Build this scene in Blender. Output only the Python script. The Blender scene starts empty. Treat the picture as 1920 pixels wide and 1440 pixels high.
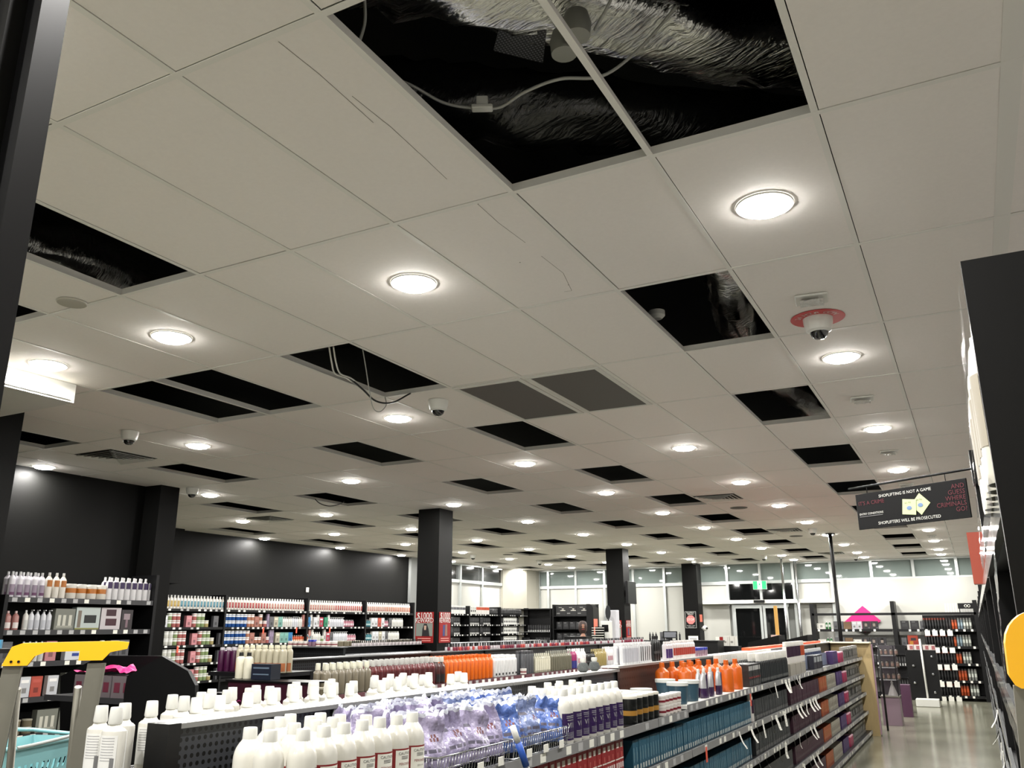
import bpy, math, random
import numpy as np
from mathutils import Vector, Matrix, noise
random.seed(7)
SC = bpy.context.scene
COL = SC.collection
PI = math.pi
CZ, H = 1.8, 3.524            # camera height, ceiling height
# ---------------------------------------------------------------- camera
FPX, YAW, PITCH, ROLL = 1581.75, 0.486616, 0.279387, -0.002267
def cam_basis():
    cy, sy, cp, sp = math.cos(YAW), math.sin(YAW), math.cos(PITCH), math.sin(PITCH)
    fw = Vector((-sy*cp, cy*cp, sp)); r = Vector((cy, sy, 0)); u = r.cross(fw)
    cr, sr = math.cos(ROLL), math.sin(ROLL)
    return cr*r+sr*u, -sr*r+cr*u, fw
CR, CU, CF = cam_basis()
cd = bpy.data.cameras.new('camera'); cam = bpy.data.objects.new('camera', cd); COL.objects.link(cam)
cam.matrix_world = Matrix(((CR.x, CU.x, -CF.x, 0), (CR.y, CU.y, -CF.y, 0), (CR.z, CU.z, -CF.z, CZ), (0, 0, 0, 1)))
cd.sensor_fit = 'HORIZONTAL'; cd.sensor_width = 36; cd.lens = FPX/1920*36; cd.clip_start = .02; cd.clip_end = 200
SC.camera = cam
# ---------------------------------------------------------------- world, exposure
wd = bpy.data.worlds.new('world'); SC.world = wd; wd.use_nodes = True
wd.node_tree.nodes['Background'].inputs[0].default_value = (.01, .012, .015, 1)
wd.node_tree.nodes['Background'].inputs[1].default_value = .3
vs = SC.view_settings
vs.view_transform = 'Standard'; vs.look = 'None'; vs.gamma = 1; vs.use_curve_mapping = False
vs.exposure = 0.45
LAMP_W, DISC = 36.0, 60.0
try:
    SC.cycles.max_bounces = 8; SC.cycles.diffuse_bounces = 5; SC.cycles.glossy_bounces = 3
    SC.cycles.transmission_bounces = 4; SC.cycles.sample_clamp_indirect = 6; SC.cycles.caustics_reflective = False; SC.cycles.caustics_refractive = False
except Exception: pass

def AT(u, v, x=None, y=None, z=None):          # where the line of sight of a photo pixel meets a plane of the room (z above the floor)
    d = CF + CR*((u-960)/FPX) - CU*((v-720)/FPX)
    t = x/d.x if x is not None else (y/d.y if y is not None else (z-CZ)/d.z)
    p = d*t; return Vector((p.x, p.y, p.z+CZ))
# ---------------------------------------------------------------- materials
def lin(c): return tuple(((v/255)/12.92 if v/255 <= .04045 else ((v/255+.055)/1.055)**2.4) for v in c)
MATS = {}
def mat(name, rgb, rough=.5, metal=0, noise_amt=0, noise_scale=20, bump=0, emit=0, alpha=1, trans=0, coat=0, spec=.5, stretch=None):
    if name in MATS: return MATS[name]
    m = bpy.data.materials.new(name); m.use_nodes = True; nt = m.node_tree; b = nt.nodes['Principled BSDF']
    c = (*lin(rgb), 1)
    if name[:2] in ('p_', 'c_', 'l_', 'f_', 't_') or name[:3] == 'l2_' or (name[0] == 'b' and name[1:2].isdigit()):
        k_ = .78 if min(c[:3]) > .5 else .5; c = tuple(v*k_ for v in c[:3])+(1,)
    b.inputs['Base Color'].default_value = c; b.inputs['Roughness'].default_value = rough; b.inputs['Metallic'].default_value = metal
    b.inputs['Specular IOR Level'].default_value = spec
    if coat: b.inputs['Coat Weight'].default_value = coat; b.inputs['Coat Roughness'].default_value = .08
    if trans: b.inputs['Transmission Weight'].default_value = trans; b.inputs['IOR'].default_value = 1.3
    if alpha < 1: b.inputs['Alpha'].default_value = alpha
    if emit: b.inputs['Emission Color'].default_value = c; b.inputs['Emission Strength'].default_value = emit
    if noise_amt or bump:
        tc = nt.nodes.new('ShaderNodeTexCoord'); n = nt.nodes.new('ShaderNodeTexNoise'); n.inputs['Scale'].default_value = noise_scale
        n.inputs['Detail'].default_value = 5
        src = tc.outputs['Object']
        if stretch:
            mp = nt.nodes.new('ShaderNodeMapping'); mp.inputs['Scale'].default_value = stretch; nt.links.new(src, mp.inputs[0]); src = mp.outputs[0]
        nt.links.new(src, n.inputs['Vector'])
        if noise_amt:
            mx = nt.nodes.new('ShaderNodeMix'); mx.data_type = 'RGBA'
            mx.inputs['A'].default_value = tuple(v*(1-noise_amt) for v in c[:3])+(1,)
            mx.inputs['B'].default_value = tuple(min(1, v*(1+noise_amt)) for v in c[:3])+(1,)
            nt.links.new(n.outputs['Fac'], mx.inputs['Factor']); nt.links.new(mx.outputs['Result'], b.inputs['Base Color'])
        if bump:
            bp = nt.nodes.new('ShaderNodeBump'); bp.inputs['Strength'].default_value = bump; bp.inputs['Distance'].default_value = .01
            nt.links.new(n.outputs['Fac'], bp.inputs['Height']); nt.links.new(bp.outputs[0], b.inputs['Normal'])
    MATS[name] = m; return m
def peg_mat(name, rgb, pitch=.03, rad=.26, axis='YZ', rough=.35, hole=(3, 3, 3)):
    # painted steel sheet with rows of punched holes
    if name in MATS: return MATS[name]
    m = bpy.data.materials.new(name); m.use_nodes = True; nt = m.node_tree; b = nt.nodes['Principled BSDF']; b.inputs['Specular IOR Level'].default_value = .3
    tc = nt.nodes.new('ShaderNodeTexCoord'); sp = nt.nodes.new('ShaderNodeSeparateXYZ'); nt.links.new(tc.outputs['Object'], sp.inputs[0])
    def M(op, a, bb=None):
        n = nt.nodes.new('ShaderNodeMath'); n.operation = op
        for i, q in enumerate((a, bb)):
            if q is None: continue
            if hasattr(q, 'links'): nt.links.new(q, n.inputs[i])
            else: n.inputs[i].default_value = q
        return n.outputs[0]
    def cell(o): return M('SUBTRACT', M('FRACT', M('DIVIDE', o, pitch)), .5)
    a = cell(sp.outputs[axis[0]]); c = cell(sp.outputs[axis[1]])
    d = M('SQRT', M('ADD', M('MULTIPLY', a, a), M('MULTIPLY', c, c)))
    f = M('LESS_THAN', d, rad)
    mx = nt.nodes.new('ShaderNodeMix'); mx.data_type = 'RGBA'; mx.inputs['A'].default_value = (*lin(rgb), 1); mx.inputs['B'].default_value = (*lin(hole), 1)
    nt.links.new(f, mx.inputs['Factor']); nt.links.new(mx.outputs['Result'], b.inputs['Base Color'])
    b.inputs['Roughness'].default_value = rough
    MATS[name] = m; return m
TILE = mat('ceiling_tile', (236, 231, 226), .8, noise_amt=.035, noise_scale=60, bump=.05)
GRID = mat('ceiling_grid', (228, 226, 220), .45)
BLK = mat('black_paint', (10, 10, 9), .5, noise_amt=.12, noise_scale=3, spec=.12)
BLKG = mat('black_gloss', (12, 12, 13), .35, spec=.25)
BSTEEL = mat('black_steel', (16, 16, 18), .4, spec=.3)
PEG = peg_mat('punched_black_steel', (50, 52, 56), pitch=.026, rad=.29)
PEGX = peg_mat('punched_black_steel_x', (32, 34, 36), axis='XZ')
PEGB = peg_mat('punched_brown_steel', (44, 34, 31), pitch=.05, rad=.2)
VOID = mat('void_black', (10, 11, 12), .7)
WHT = mat('white_paint', (214, 214, 208), .4)
WPAN = mat('white_panel', (176, 176, 169), .5, noise_amt=.02, noise_scale=2)
CREAM = mat('cream_wall', (172, 169, 156), .6)
ALU = mat('aluminium', (186, 190, 188), .35, metal=.6)
CHROME = mat('chrome', (205, 207, 210), .18, metal=1)
STEELG = mat('grey_ladder_metal', (120, 118, 108), .42, metal=.5, noise_amt=.1, noise_scale=12)
GLASSUP = mat('transom_glass', (120, 131, 127), .03, spec=.45)
GLASSDK = mat('dark_glass', (14, 15, 15), .04, spec=.9)
YEL = mat('yellow_plastic', (246, 182, 18), .35)
RAILG = mat('grey_price_rail', (128, 128, 128), .3, noise_amt=.12, noise_scale=25)
CLEAR = mat('clear_plastic', (235, 238, 240), .08, trans=.0, alpha=.35, spec=.8)
WCAP = mat('white_cap', (208, 208, 202), .35)
WBOD = mat('white_bottle', (204, 202, 193), .3, coat=.3)
PAPER = mat('paper_white', (225, 224, 214), .6)
RED = mat('sign_red', (138, 26, 25), .5, spec=.3)
ORG = mat('orange_plastic', (246, 106, 22), .32, coat=.2)

# ---------------------------------------------------------------- mesh builder
class MB:
    def __init__(s): s.v = []; s.f = []; s.mi = []; s.sm = []; s.ms = []
    def m(s, mt):
        if mt not in s.ms: s.ms.append(mt)
        return s.ms.index(mt)
    def face(s, pts, mt, smooth=False):
        n = len(s.v); s.v += [tuple(p) for p in pts]; s.f.append(tuple(range(n, n+len(pts)))); s.mi.append(s.m(mt)); s.sm.append(smooth)
    def box(s, x0, x1, y0, y1, z0, z1, mt, top=None, front=None):
        P = [(x0, y0, z0), (x1, y0, z0), (x1, y1, z0), (x0, y1, z0), (x0, y0, z1), (x1, y0, z1), (x1, y1, z1), (x0, y1, z1)]
        n = len(s.v); s.v += P; k = s.m(mt)
        for j, q in enumerate([(0, 3, 2, 1), (4, 5, 6, 7), (0, 1, 5, 4), (1, 2, 6, 5), (2, 3, 7, 6), (3, 0, 4, 7)]):
            s.f.append(tuple(n+i for i in q))
            s.mi.append(s.m(top) if (j == 1 and top) else (s.m(front) if (j == 2 and front) else k)); s.sm.append(False)
        return s
    def bbox(s, x0, x1, y0, y1, z0, z1, mt, b=.004):       # box with chamfered vertical and top edges
        pts = [(x0+b, y0), (x1-b, y0), (x1, y0+b), (x1, y1-b), (x1-b, y1), (x0+b, y1), (x0, y1-b), (x0, y0+b)]
        cx, cy = (x0+x1)/2, (y0+y1)/2
        sx, sy = 1-2*b/max(x1-x0, 1e-6), 1-2*b/max(y1-y0, 1e-6)
        ins = [(cx+(x-cx)*sx, cy+(y-cy)*sy) for x, y in pts]
        rings = [[(x, y, z0) for x, y in ins], [(x, y, z0+b) for x, y in pts], [(x, y, z1-b) for x, y in pts], [(x, y, z1) for x, y in ins]]
        n = len(s.v); k = s.m(mt)
        for r in rings: s.v += r
        for i in range(3):
            for j in range(8):
                s.f.append((n+i*8+j, n+i*8+(j+1) % 8, n+(i+1)*8+(j+1) % 8, n+(i+1)*8+j)); s.mi.append(k); s.sm.append(False)
        s.f.append(tuple(n+24+j for j in range(8))); s.f.append(tuple(n+7-j for j in range(8))); s.mi += [k, k]; s.sm += [False, False]
        return s
    def prism(s, pts, a0, a1, axis, mt):                  # polygon extruded along an axis: pts are the other two coordinates in order
        def P(p, a): return (a, p[0], p[1]) if axis == 'x' else ((p[0], a, p[1]) if axis == 'y' else (p[0], p[1], a))
        n = len(s.v); k = len(pts); s.v += [P(p, a0) for p in pts]+[P(p, a1) for p in pts]; q = s.m(mt)
        for j in range(k): s.f.append((n+j, n+(j+1) % k, n+k+(j+1) % k, n+k+j)); s.mi.append(q); s.sm.append(False)
        s.f.append(tuple(n+j for j in range(k))[::-1]); s.f.append(tuple(n+k+j for j in range(k))); s.mi += [q, q]; s.sm += [False, False]
        return s
    def lathe(s, prof, mt, n=16, sx=1, sy=1, cx=0, cy=0, cap0=True, cap1=True, a0=0, a1=2*PI, sup=1.0):
        full = abs(a1-a0-2*PI) < 1e-6; cnt = n if full else n+1
        def pt(r, z, i):
            a = a0+(a1-a0)*i/n; ca, sa = math.cos(a), math.sin(a)
            if sup != 1.0: ca = math.copysign(abs(ca)**sup, ca); sa = math.copysign(abs(sa)**sup, sa)
            return (cx+r*sx*ca, cy+r*sy*sa, z)
        k = s.m(mt); last = None; rings = []
        for idx, (r, z) in enumerate(prof):
            sharp = False
            if 0 < idx < len(prof)-1:
                v1 = (prof[idx][0]-prof[idx-1][0], prof[idx][1]-prof[idx-1][1]); v2 = (prof[idx+1][0]-r, prof[idx+1][1]-z)
                l1 = math.hypot(*v1); l2 = math.hypot(*v2)
                if l1 > 0 and l2 > 0: sharp = (v1[0]*v2[0]+v1[1]*v2[1])/(l1*l2) < .8
            b = len(s.v); s.v += [pt(r, z, i) for i in range(cnt)]
            if last is not None:
                for i in range(n):
                    j = (i+1) % cnt
                    s.f.append((last+i, last+j, b+j, b+i)); s.mi.append(k); s.sm.append(True)
            if sharp: b2 = len(s.v); s.v += [pt(r, z, i) for i in range(cnt)]; last = b2
            else: last = b
            rings.append(b)
        if full:
            for (r, z), on, rev in ((prof[0], cap0, True), (prof[-1], cap1, False)):
                if on and r > 1e-5:
                    b = len(s.v); s.v += [pt(r, z, i) for i in range(n)]; q = tuple(range(b, b+n))
                    s.f.append(q[::-1] if rev else q); s.mi.append(k); s.sm.append(False)
        return s
    def tube(s, pts, r, mt, n=8, closed=False):
        pts = [Vector(p) for p in pts]; k = s.m(mt); base = len(s.v); N = len(pts); up = None
        for i, p in enumerate(pts):
            t = (pts[(i+1) % N]-pts[i-1]) if closed else (pts[min(i+1, N-1)]-pts[max(i-1, 0)])
            t.normalize()
            if up is None: up = Vector((0, 0, 1)) if abs(t.z) < .9 else Vector((1, 0, 0))
            a = t.cross(up).normalized(); bb = a.cross(t).normalized(); up = bb
            for j in range(n):
                an = 2*PI*j/n; s.v.append(tuple(p+(a*math.cos(an)+bb*math.sin(an))*r))
        for i in range(N if closed else N-1):
            for j in range(n):
                i2 = (i+1) % N
                s.f.append((base+i*n+j, base+i*n+(j+1) % n, base+i2*n+(j+1) % n, base+i2*n+j)); s.mi.append(k); s.sm.append(True)
        if not closed:
            s.f.append(tuple(base+j for j in range(n))[::-1]); s.f.append(tuple(base+(N-1)*n+j for j in range(n))); s.mi += [k, k]; s.sm += [False, False]
        return s
    def rod(s, p, q, r, mt, n=8): return s.tube([p, q], r, mt, n)
    def xf(s, M, start=0):
        for i in range(start, len(s.v)): s.v[i] = tuple(M @ Vector(s.v[i]))
        return s
    def mesh(s, name):
        me = bpy.data.meshes.new(name); me.from_pydata(s.v, [], s.f)
        for mt in s.ms: me.materials.append(mt)
        me.polygons.foreach_set('material_index', s.mi); me.polygons.foreach_set('use_smooth', s.sm); me.update()
        return me
    def build(s, name, parent=None, loc=(0, 0, 0), rotz=0, **k):
        o = bpy.data.objects.new(name, s.mesh(name)); COL.objects.link(o); o.location = loc; o.rotation_euler = (0, 0, rotz)
        if parent: o.parent = parent
        return tag(o, **k)
def tag(o, label=None, cat=None, group=None, kind=None):
    if label: o['label'] = label
    if cat: o['category'] = cat
    if group: o['group'] = group
    if kind: o['kind'] = kind
    return o
def thing(name, label, cat, loc=(0, 0, 0), rotz=0, group=None):
    o = bpy.data.objects.new(name, None); COL.objects.link(o); o.location = loc; o.rotation_euler = (0, 0, rotz); o.empty_display_size = .1
    return tag(o, label, cat, group)
def S(mb, name, parent=None):
    o = mb.build(name, parent)
    if not parent: o['kind'] = 'structure'
    return o
TEXTM = {}
def text(s, size, loc, rot, mt, parent, name='lettering', align='CENTER', sx=1.0):
    cu = bpy.data.curves.new(name, 'FONT'); cu.body = s; cu.size = size; cu.align_x = align; cu.align_y = 'CENTER'; cu.materials.append(mt)
    cu.resolution_u = 2
    key = (s, size, mt.name, align)
    if key not in TEXTM:
        tmp = bpy.data.objects.new('tmp', cu); COL.objects.link(tmp); bpy.context.view_layer.update()
        me = bpy.data.meshes.new_from_object(tmp.evaluated_get(bpy.context.evaluated_depsgraph_get())); bpy.data.objects.remove(tmp)
        if not me.materials: me.materials.append(mt)
        TEXTM[key] = me
    o = bpy.data.objects.new(name, TEXTM[key]); COL.objects.link(o); o.parent = parent; o.location = loc; o.rotation_euler = rot; o.scale = (sx, 1, 1)
    return o
# ================================================================ THE SETTING
GX0, GY0 = -3.26623, 1.5763                     # ceiling grid origin: cells 0.6 x 1.2 m
def cellc(c, r): return GX0+c*.6, GY0+r*1.2
HOLES = {(3, 0), (4, 0), (-1, 0), (-3, 0), (-4, 2), (-3, 2), (-8, 2)}
for r in range(2, 19, 2):
    HOLES |= {(3, r), (-1, r)}
    if r >= 4: HOLES |= {(-4, r), (-8, r)}
    if r >= 6: HOLES.add((-11, r))
    if r >= 8: HOLES.add((-15, r))
VENTS = {(0, 3), (1, 3)}
C0, C1, R0, R1 = -17, 9, -4, 20
mb = MB()
for c in range(C0, C1):
    for r in range(R0, R1):
        if (c, r) in HOLES: continue
        x, y = cellc(c, r)
        g = .0025+.002*((c*7+r*3) % 3 == 0)
        mb.box(x+.013+g, x+.6-.012, y+.012, y+1.2-.013-g, H+.0005, H+.018, TILE)
S(mb, 'ceiling')
mb = MB()
for c in range(C0, C1+1):
    x = GX0+c*.6; w = .012 if c != 6 else .032
    mb.box(x-w, x+w, GY0+R0*1.2, GY0+R1*1.2, H-.001, H+.002, GRID); mb.box(x-.002, x+.002, GY0+R0*1.2, GY0+R1*1.2, H+.002, H+.04, GRID)
for r in range(R0, R1+1):
    y = GY0+r*1.2
    mb.box(GX0+C0*.6, GX0+C1*.6, y-.012, y+.012, H-.0015, H+.0015, GRID); mb.box(GX0+C0*.6, GX0+C1*.6, y-.002, y+.002, H+.002, H+.04, GRID)
S(mb, 'trim_1')
SCR = mat('scuff_mark', (120, 116, 106), .8)
mb = MB()
for pts in ([(522, 78), (600, 140), (700, 230)], [(660, 180), (735, 240), (800, 300), (838, 336)], [(893, 380), (935, 418), (985, 455)], [(1015, 480), (1056, 512), (1072, 545), (1058, 547)]):
    for q in range(len(pts)-1):
        a = AT(*pts[q], z=H); b_ = AT(*pts[q+1], z=H); d = (b_-a).normalized(); s_ = Vector((-d.y, d.x, 0))*.0012
        mb.face([a-s_-Vector((0, 0, .0002)), a+s_-Vector((0, 0, .0002)), b_+s_-Vector((0, 0, .0002)), b_-s_-Vector((0, 0, .0002))], SCR)
for (u, v) in ((504, 66), (478, 77), (975, 492), (1066, 534), (896, 382), (860, 387)):
    a = AT(u, v, z=H); mb.box(a.x-.003, a.x+.003, a.y-.003, a.y+.003, H-.0006, H-.0001, SCR)
S(mb, 'ceiling_scuffs')
# ceiling void above the tiles
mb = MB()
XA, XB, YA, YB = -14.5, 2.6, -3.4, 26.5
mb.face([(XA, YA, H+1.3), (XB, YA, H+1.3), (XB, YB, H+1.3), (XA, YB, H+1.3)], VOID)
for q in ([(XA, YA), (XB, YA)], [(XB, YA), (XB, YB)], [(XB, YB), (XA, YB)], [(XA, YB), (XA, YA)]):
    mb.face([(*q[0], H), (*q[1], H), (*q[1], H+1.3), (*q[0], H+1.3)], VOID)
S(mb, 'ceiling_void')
# floor
fm = bpy.data.materials.new('polished_concrete'); fm.use_nodes = True; nt = fm.node_tree; b = nt.nodes['Principled BSDF']
tc = nt.nodes.new('ShaderNodeTexCoord'); n1 = nt.nodes.new('ShaderNodeTexNoise'); n1.inputs['Scale'].default_value = 1.1; n1.inputs['Detail'].default_value = 8
n2 = nt.nodes.new('ShaderNodeTexNoise'); n2.inputs['Scale'].default_value = 45; n2.inputs['Detail'].default_value = 3
rp = nt.nodes.new('ShaderNodeValToRGB'); rp.color_ramp.elements[0].position = .3; rp.color_ramp.elements[0].color = (*lin((112, 111, 96)), 1)
rp.color_ramp.elements[1].position = .7; rp.color_ramp.elements[1].color = (*lin((136, 135, 118)), 1)
mx = nt.nodes.new('ShaderNodeMix'); mx.data_type = 'RGBA'; mx.blend_type = 'MULTIPLY'; mx.inputs['Factor'].default_value = .3
nt.links.new(tc.outputs['Object'], n1.inputs[0]); nt.links.new(tc.outputs['Object'], n2.inputs[0]); nt.links.new(n1.outputs[0], rp.inputs[0])
nt.links.new(rp.outputs[0], mx.inputs['A']); nt.links.new(n2.outputs[0], mx.inputs['B']); nt.links.new(mx.outputs['Result'], b.inputs['Base Color'])
b.inputs['Roughness'].default_value = .16; b.inputs['Specular IOR Level'].default_value = .6
mb = MB(); mb.box(-13.4, 2.2, -3.3, 25.8, -.1, 0, fm); S(mb, 'floor')
# walls
S(MB().box(-9.35, -9.15, -3.2, 7.29, 0, H+.05, BLK), 'wall_left_near')
S(MB().box(-13.2, -8.87, 7.29, 7.58, 0, H+.05, BLK), 'wall_left_return')
S(MB().box(-13.1, -12.8, 7.58, 18.45, 0, H+.05, BLK), 'wall_left')
S(MB().box(-12.8, -12.62, 8.4, 11.0, 2.55, H+.02, BLK), 'trim_2')
S(MB().box(-12.98, -12.72, 18.45, 18.85, 0, H+.02, mat('grey_pier', (120, 122, 120), .4)), 'trim_3')
S(MB().box(-9.4, 2.1, -3.3, -3.1, 0, H+.05, mat('wall_behind', (205, 205, 200), .7)), 'wall_back_bounce')  # unseen wall, added to close the room and keep light in; pale for bounce
S(MB().box(1.5, 1.7, -3.2, 25.6, 0, H+.05, mat('wall_right_paint', (205, 203, 198), .7)), 'wall_right_bounce')  # added out of sight where the shop goes on, pale to return light
S(MB().box(-13.3, 1.6, 25.4, 25.6, 0, H+.05, mat('shopfront_back', (120, 122, 118), .7)), 'wall_far')
S(MB().box(-13.2, -13.0, 18.85, 24.2, 0, H+.05, mat('shopfront_back', (120, 122, 118), .7)), 'wall_left_far')
# cream corner pier between the two glazed walls
mb = MB(); mb.prism([(-13.1, 23.75), (-12.9, 23.75), (-12.72, 24.1), (-12.5, 24.6), (-12.42, 25.1), (-12.42, 25.45), (-13.1, 25.45)], 0, H+.01, 'z', CREAM)
S(mb, 'column_corner')
# glazed far wall: white film below, glass above, aluminium mullions
def window(n, along, a0, a1, face, z0, zt, up, low=WPAN, g=True):
    nm = 'window_%d' % n
    mb = MB()
    if along == 'x': mb.box(a0, a1, face-.02, face, zt, H-.002, up)
    else: mb.box(face, face+.02, a0, a1, zt, H-.002, up)
    o = S(mb, nm)
    mb = MB()
    if along == 'x': mb.box(a0, a1, face-.025, face, z0, zt, low)
    else: mb.box(face, face+.025, a0, a1, z0, zt, low)
    mb.build('lower_pane', o)
    mb = MB(); w = .035
    if along == 'x':
        mb.box(a0-w, a0+w, face-.09, face-.02, z0, H-.002, ALU); mb.box(a0, a1, face-.08, face-.02, zt-.045, zt+.045, ALU); mb.box(a0, a1, face-.08, face-.02, H-.04, H-.002, ALU)
    else:
        mb.box(face+.02, face+.09, a0-w, a0+w, z0, H-.002, ALU); mb.box(face+.02, face+.08, a0, a1, zt-.045, zt+.045, ALU); mb.box(face+.02, face+.08, a0, a1, H-.04, H-.002, ALU)
    mb.build('window_frame', o)
    return o
WX = [-12.42, -12.09, -11.12, -10.14, -9.19, -8.2, -7.25, -6.29, -4.42, -3.4, -2.35, -1.31, -.27, .75]
n = 1
for i in range(len(WX)-1):
    a, b_ = WX[i], WX[i+1]
    if i == 7: continue
    window(n, 'x', a, b_, 25.4, 0, 2.99 if i < 8 else 3.0, GLASSUP); n += 1
for a, b_ in ((18.85, 20.1), (20.1, 21.25), (21.25, 22.5), (22.5, 23.75)):
    window(n, 'y', a, b_, -13.0, 0, 3.04, mat('left_transom_glass', (46, 47, 46), .08, spec=.8)); n += 1
# entrance: sliding doors, dark transom, header
o = S(MB().box(-6.29, -4.42, 25.36, 25.39, 3.0, H-.002, GLASSUP), 'window_%d' % n); n += 1
mb = MB()
for x in (-6.29, -5.34, -4.42): mb.box(x-.035, x+.035, 25.3, 25.4, 2.35, H-.002, ALU)
mb.box(-6.29, -4.42, 25.31, 25.38, 2.96, 3.04, ALU); mb.build('window_frame', o)
o2 = S(MB().box(-6.25, -5.38, 25.36, 25.39, 2.5, 2.96, GLASSDK).box(-5.3, -4.42, 25.36, 25.39, 2.5, 2.96, GLASSDK), 'window_%d' % n)
mb = MB(); mb.box(-7.15, -3.35, 25.05, 25.4, 2.40, 2.5, WHT); S(mb, 'trim_4')
mb = MB(); mb.box(-6.2, -6.0, 25.28, 25.34, 0, 2.38, ALU); mb.box(-6.0, -4.6, 25.28, 25.34, 2.3, 2.38, ALU)
S(mb, 'trim_5')
for k, (a, b_) in enumerate(((-6.15, -5.33), (-5.31, -4.62))):
    o = S(MB().box(a+.06, b_-.06, 25.24, 25.26, .1, 2.28, GLASSDK), 'door_%d' % (k+1))
    mb = MB(); mb.box(a, a+.07, 25.22, 25.28, 0, 2.34, ALU); mb.box(b_-.07, b_, 25.22, 25.28, 0, 2.34, ALU); mb.box(a+.07, b_-.07, 25.22, 25.28, 2.27, 2.34, ALU); mb.box(a+.07, b_-.07, 25.22, 25.28, 0, .12, ALU)
    mb.build('door_frame', o)
    xx = b_-.035 if k == 0 else a+.035
    MB().box(xx-.015, xx+.015, 25.2, 25.225, 1.12, 1.2, BLKG).box(xx-.012, xx+.012, 25.2, 25.225, 1.3, 1.34, BLKG).build('door_handle', o)
S(MB().box(-5.5, -5.2, 25.0, 25.05, 2.42, 2.49, BLKG), 'trim_6')
# white bulkhead high on the right part of the far wall
S(MB().box(-3.36, 1.5, 25.28, 25.32, .02, 3.0, WPAN), 'trim_7')
# black columns
def column(x0, x1, y0, y1, n):
    return S(MB().box(x0, x1, y0, y1, 0, H-.003, BLK), 'column_%d' % n)
column(-7.35, -6.97, 10.82, 11.2, 1); column(-7.43, -7.02, 18.7, 19.1, 2); column(-7.33, -6.9, 24.3, 24.75, 3)
column(-7.3, -6.65, 3.2, 4.05, 4)
# tall black post at the photographer's left
p = Vector((-.872, .489, 0))*1.25
S(MB().box(p.x-.3, p.x, p.y-.02, p.y+.02, 0, H-.003, BLKG).box(p.x-.3, p.x-.035, p.y-.045, p.y-.02, 0, H-.003, BLK)
  .box(p.x-.085, p.x-.07, p.y-.06, p.y-.045, 0, H-.003, mat('grey_edge', (120, 122, 122), .4)), 'trim_8')
# bulkhead with a lit cove at the left
S(MB().box(-7.3, -5.66, 1.0, 3.8, H-.14, H-.002, WHT), 'trim_9')
t = thing('cove_light', 'glowing strip light along the white bulkhead at the left edge', 'light', (-5.66, 2.2, H-.12))
MB().box(0, .012, -1.15, 1.52, 0, .016, mat('cove_glow', (255, 250, 235), .5, emit=9)).build('light_strip', t)
MB().box(0, .02, -1.16, 1.56, -.006, 0, WHT).build('lip', t)

# ================================================================ LIGHTS THE SHOP HAS
GLOW = mat('lamp_glow', (255, 252, 246), .5, emit=DISC)
def ring_pts(r, n, z=0): return [(r*math.cos(2*PI*i/n), r*math.sin(2*PI*i/n), z) for i in range(n)]
mb = MB(); mb.lathe([(.098, -.003), (.118, -.006), (.12, 0), (.12, .002)], WHT, 32, cap0=False, cap1=False); TRIM_M = mb.mesh('downlight_trim')
mb = MB(); mb.lathe([(.001, -.03), (.06, -.028), (.088, -.021), (.098, -.01), (.1, -.003)], GLOW, 28, cap0=False, cap1=False); DIFF_M = mb.mesh('downlight_diffuser')
LIGHTLAB = {(4, 1): 'large bright round downlight at the upper right, right of the double ceiling opening', (1, 1): 'bright round downlight in the middle of the ceiling, left of the scratched tile',
 (-2, 1): 'bright round downlight above the wide twin ceiling opening', (-4, 1): 'bright round downlight just above the white bulkhead with strip light',
 (-2, 3): 'round downlight between the hanging cables and the white dome camera', (4, 3): 'round downlight beside the dome camera with the red ring',
 (-6, 3): 'round downlight right of the dark dome camera and above the square diffuser', (-10, 3): 'round downlight close to the near black wall at the left',
 (4, 5): 'round downlight beyond the second wrapped emergency fitting', (1, 5): 'round downlight right of the two grey return grilles',
 (-2, 5): 'round downlight below the dark opening behind the return grilles', (4, 7): 'round downlight just above the hanging shoplifting sign'}
ld = bpy.data.lights.new('downlight_lamp', 'AREA'); ld.shape = 'DISK'; ld.size = .17; ld.energy = LAMP_W; ld.color = (1, .975, .94)
k = 0
for c in (4, 1, -2, -4, -6, -10, -13, -16):
    for r in range(-3, 20, 2):
        if c == 1 and r == 3: continue
        if c == -4 and r != 1: continue
        if c == -6 and r == 1: continue
        if c == -10 and r < 3: continue
        if c == -13 and r < 7: continue
        if c == -16 and r < 9: continue
        if r < 0 and c < -2: continue
        x, y = cellc(c+.5, r+.5)
        if r == 19: y -= .75
        if (c, r) in LIGHTLAB: lab, g = LIGHTLAB[(c, r)], 'near round downlights'
        else:
            zone = 'over the right-hand aisle' if c == 4 else ('over the front gondola rows' if c in (1, -2) else ('over the middle gondola rows' if c in (-6, -4) else 'near the long black wall'))
            zz = 'far' if r > 9 else 'middle'
            lab = 'small round white downlight %s, %s part of the shop' % (zone, zz); g = lab.replace('small round white downlight', 'downlights')
        t = thing('downlight', lab, 'ceiling light', (x, y, H-.002), 0, g)
        lo = bpy.data.objects.new('downlight_lamp', ld); COL.objects.link(lo); lo.parent = t; lo.location = (0, 0, -.032)
        for nm, me in (('trim_ring', TRIM_M), ('diffuser', DIFF_M)):
            o = bpy.data.objects.new(nm, me); COL.objects.link(o); o.parent = t

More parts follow.
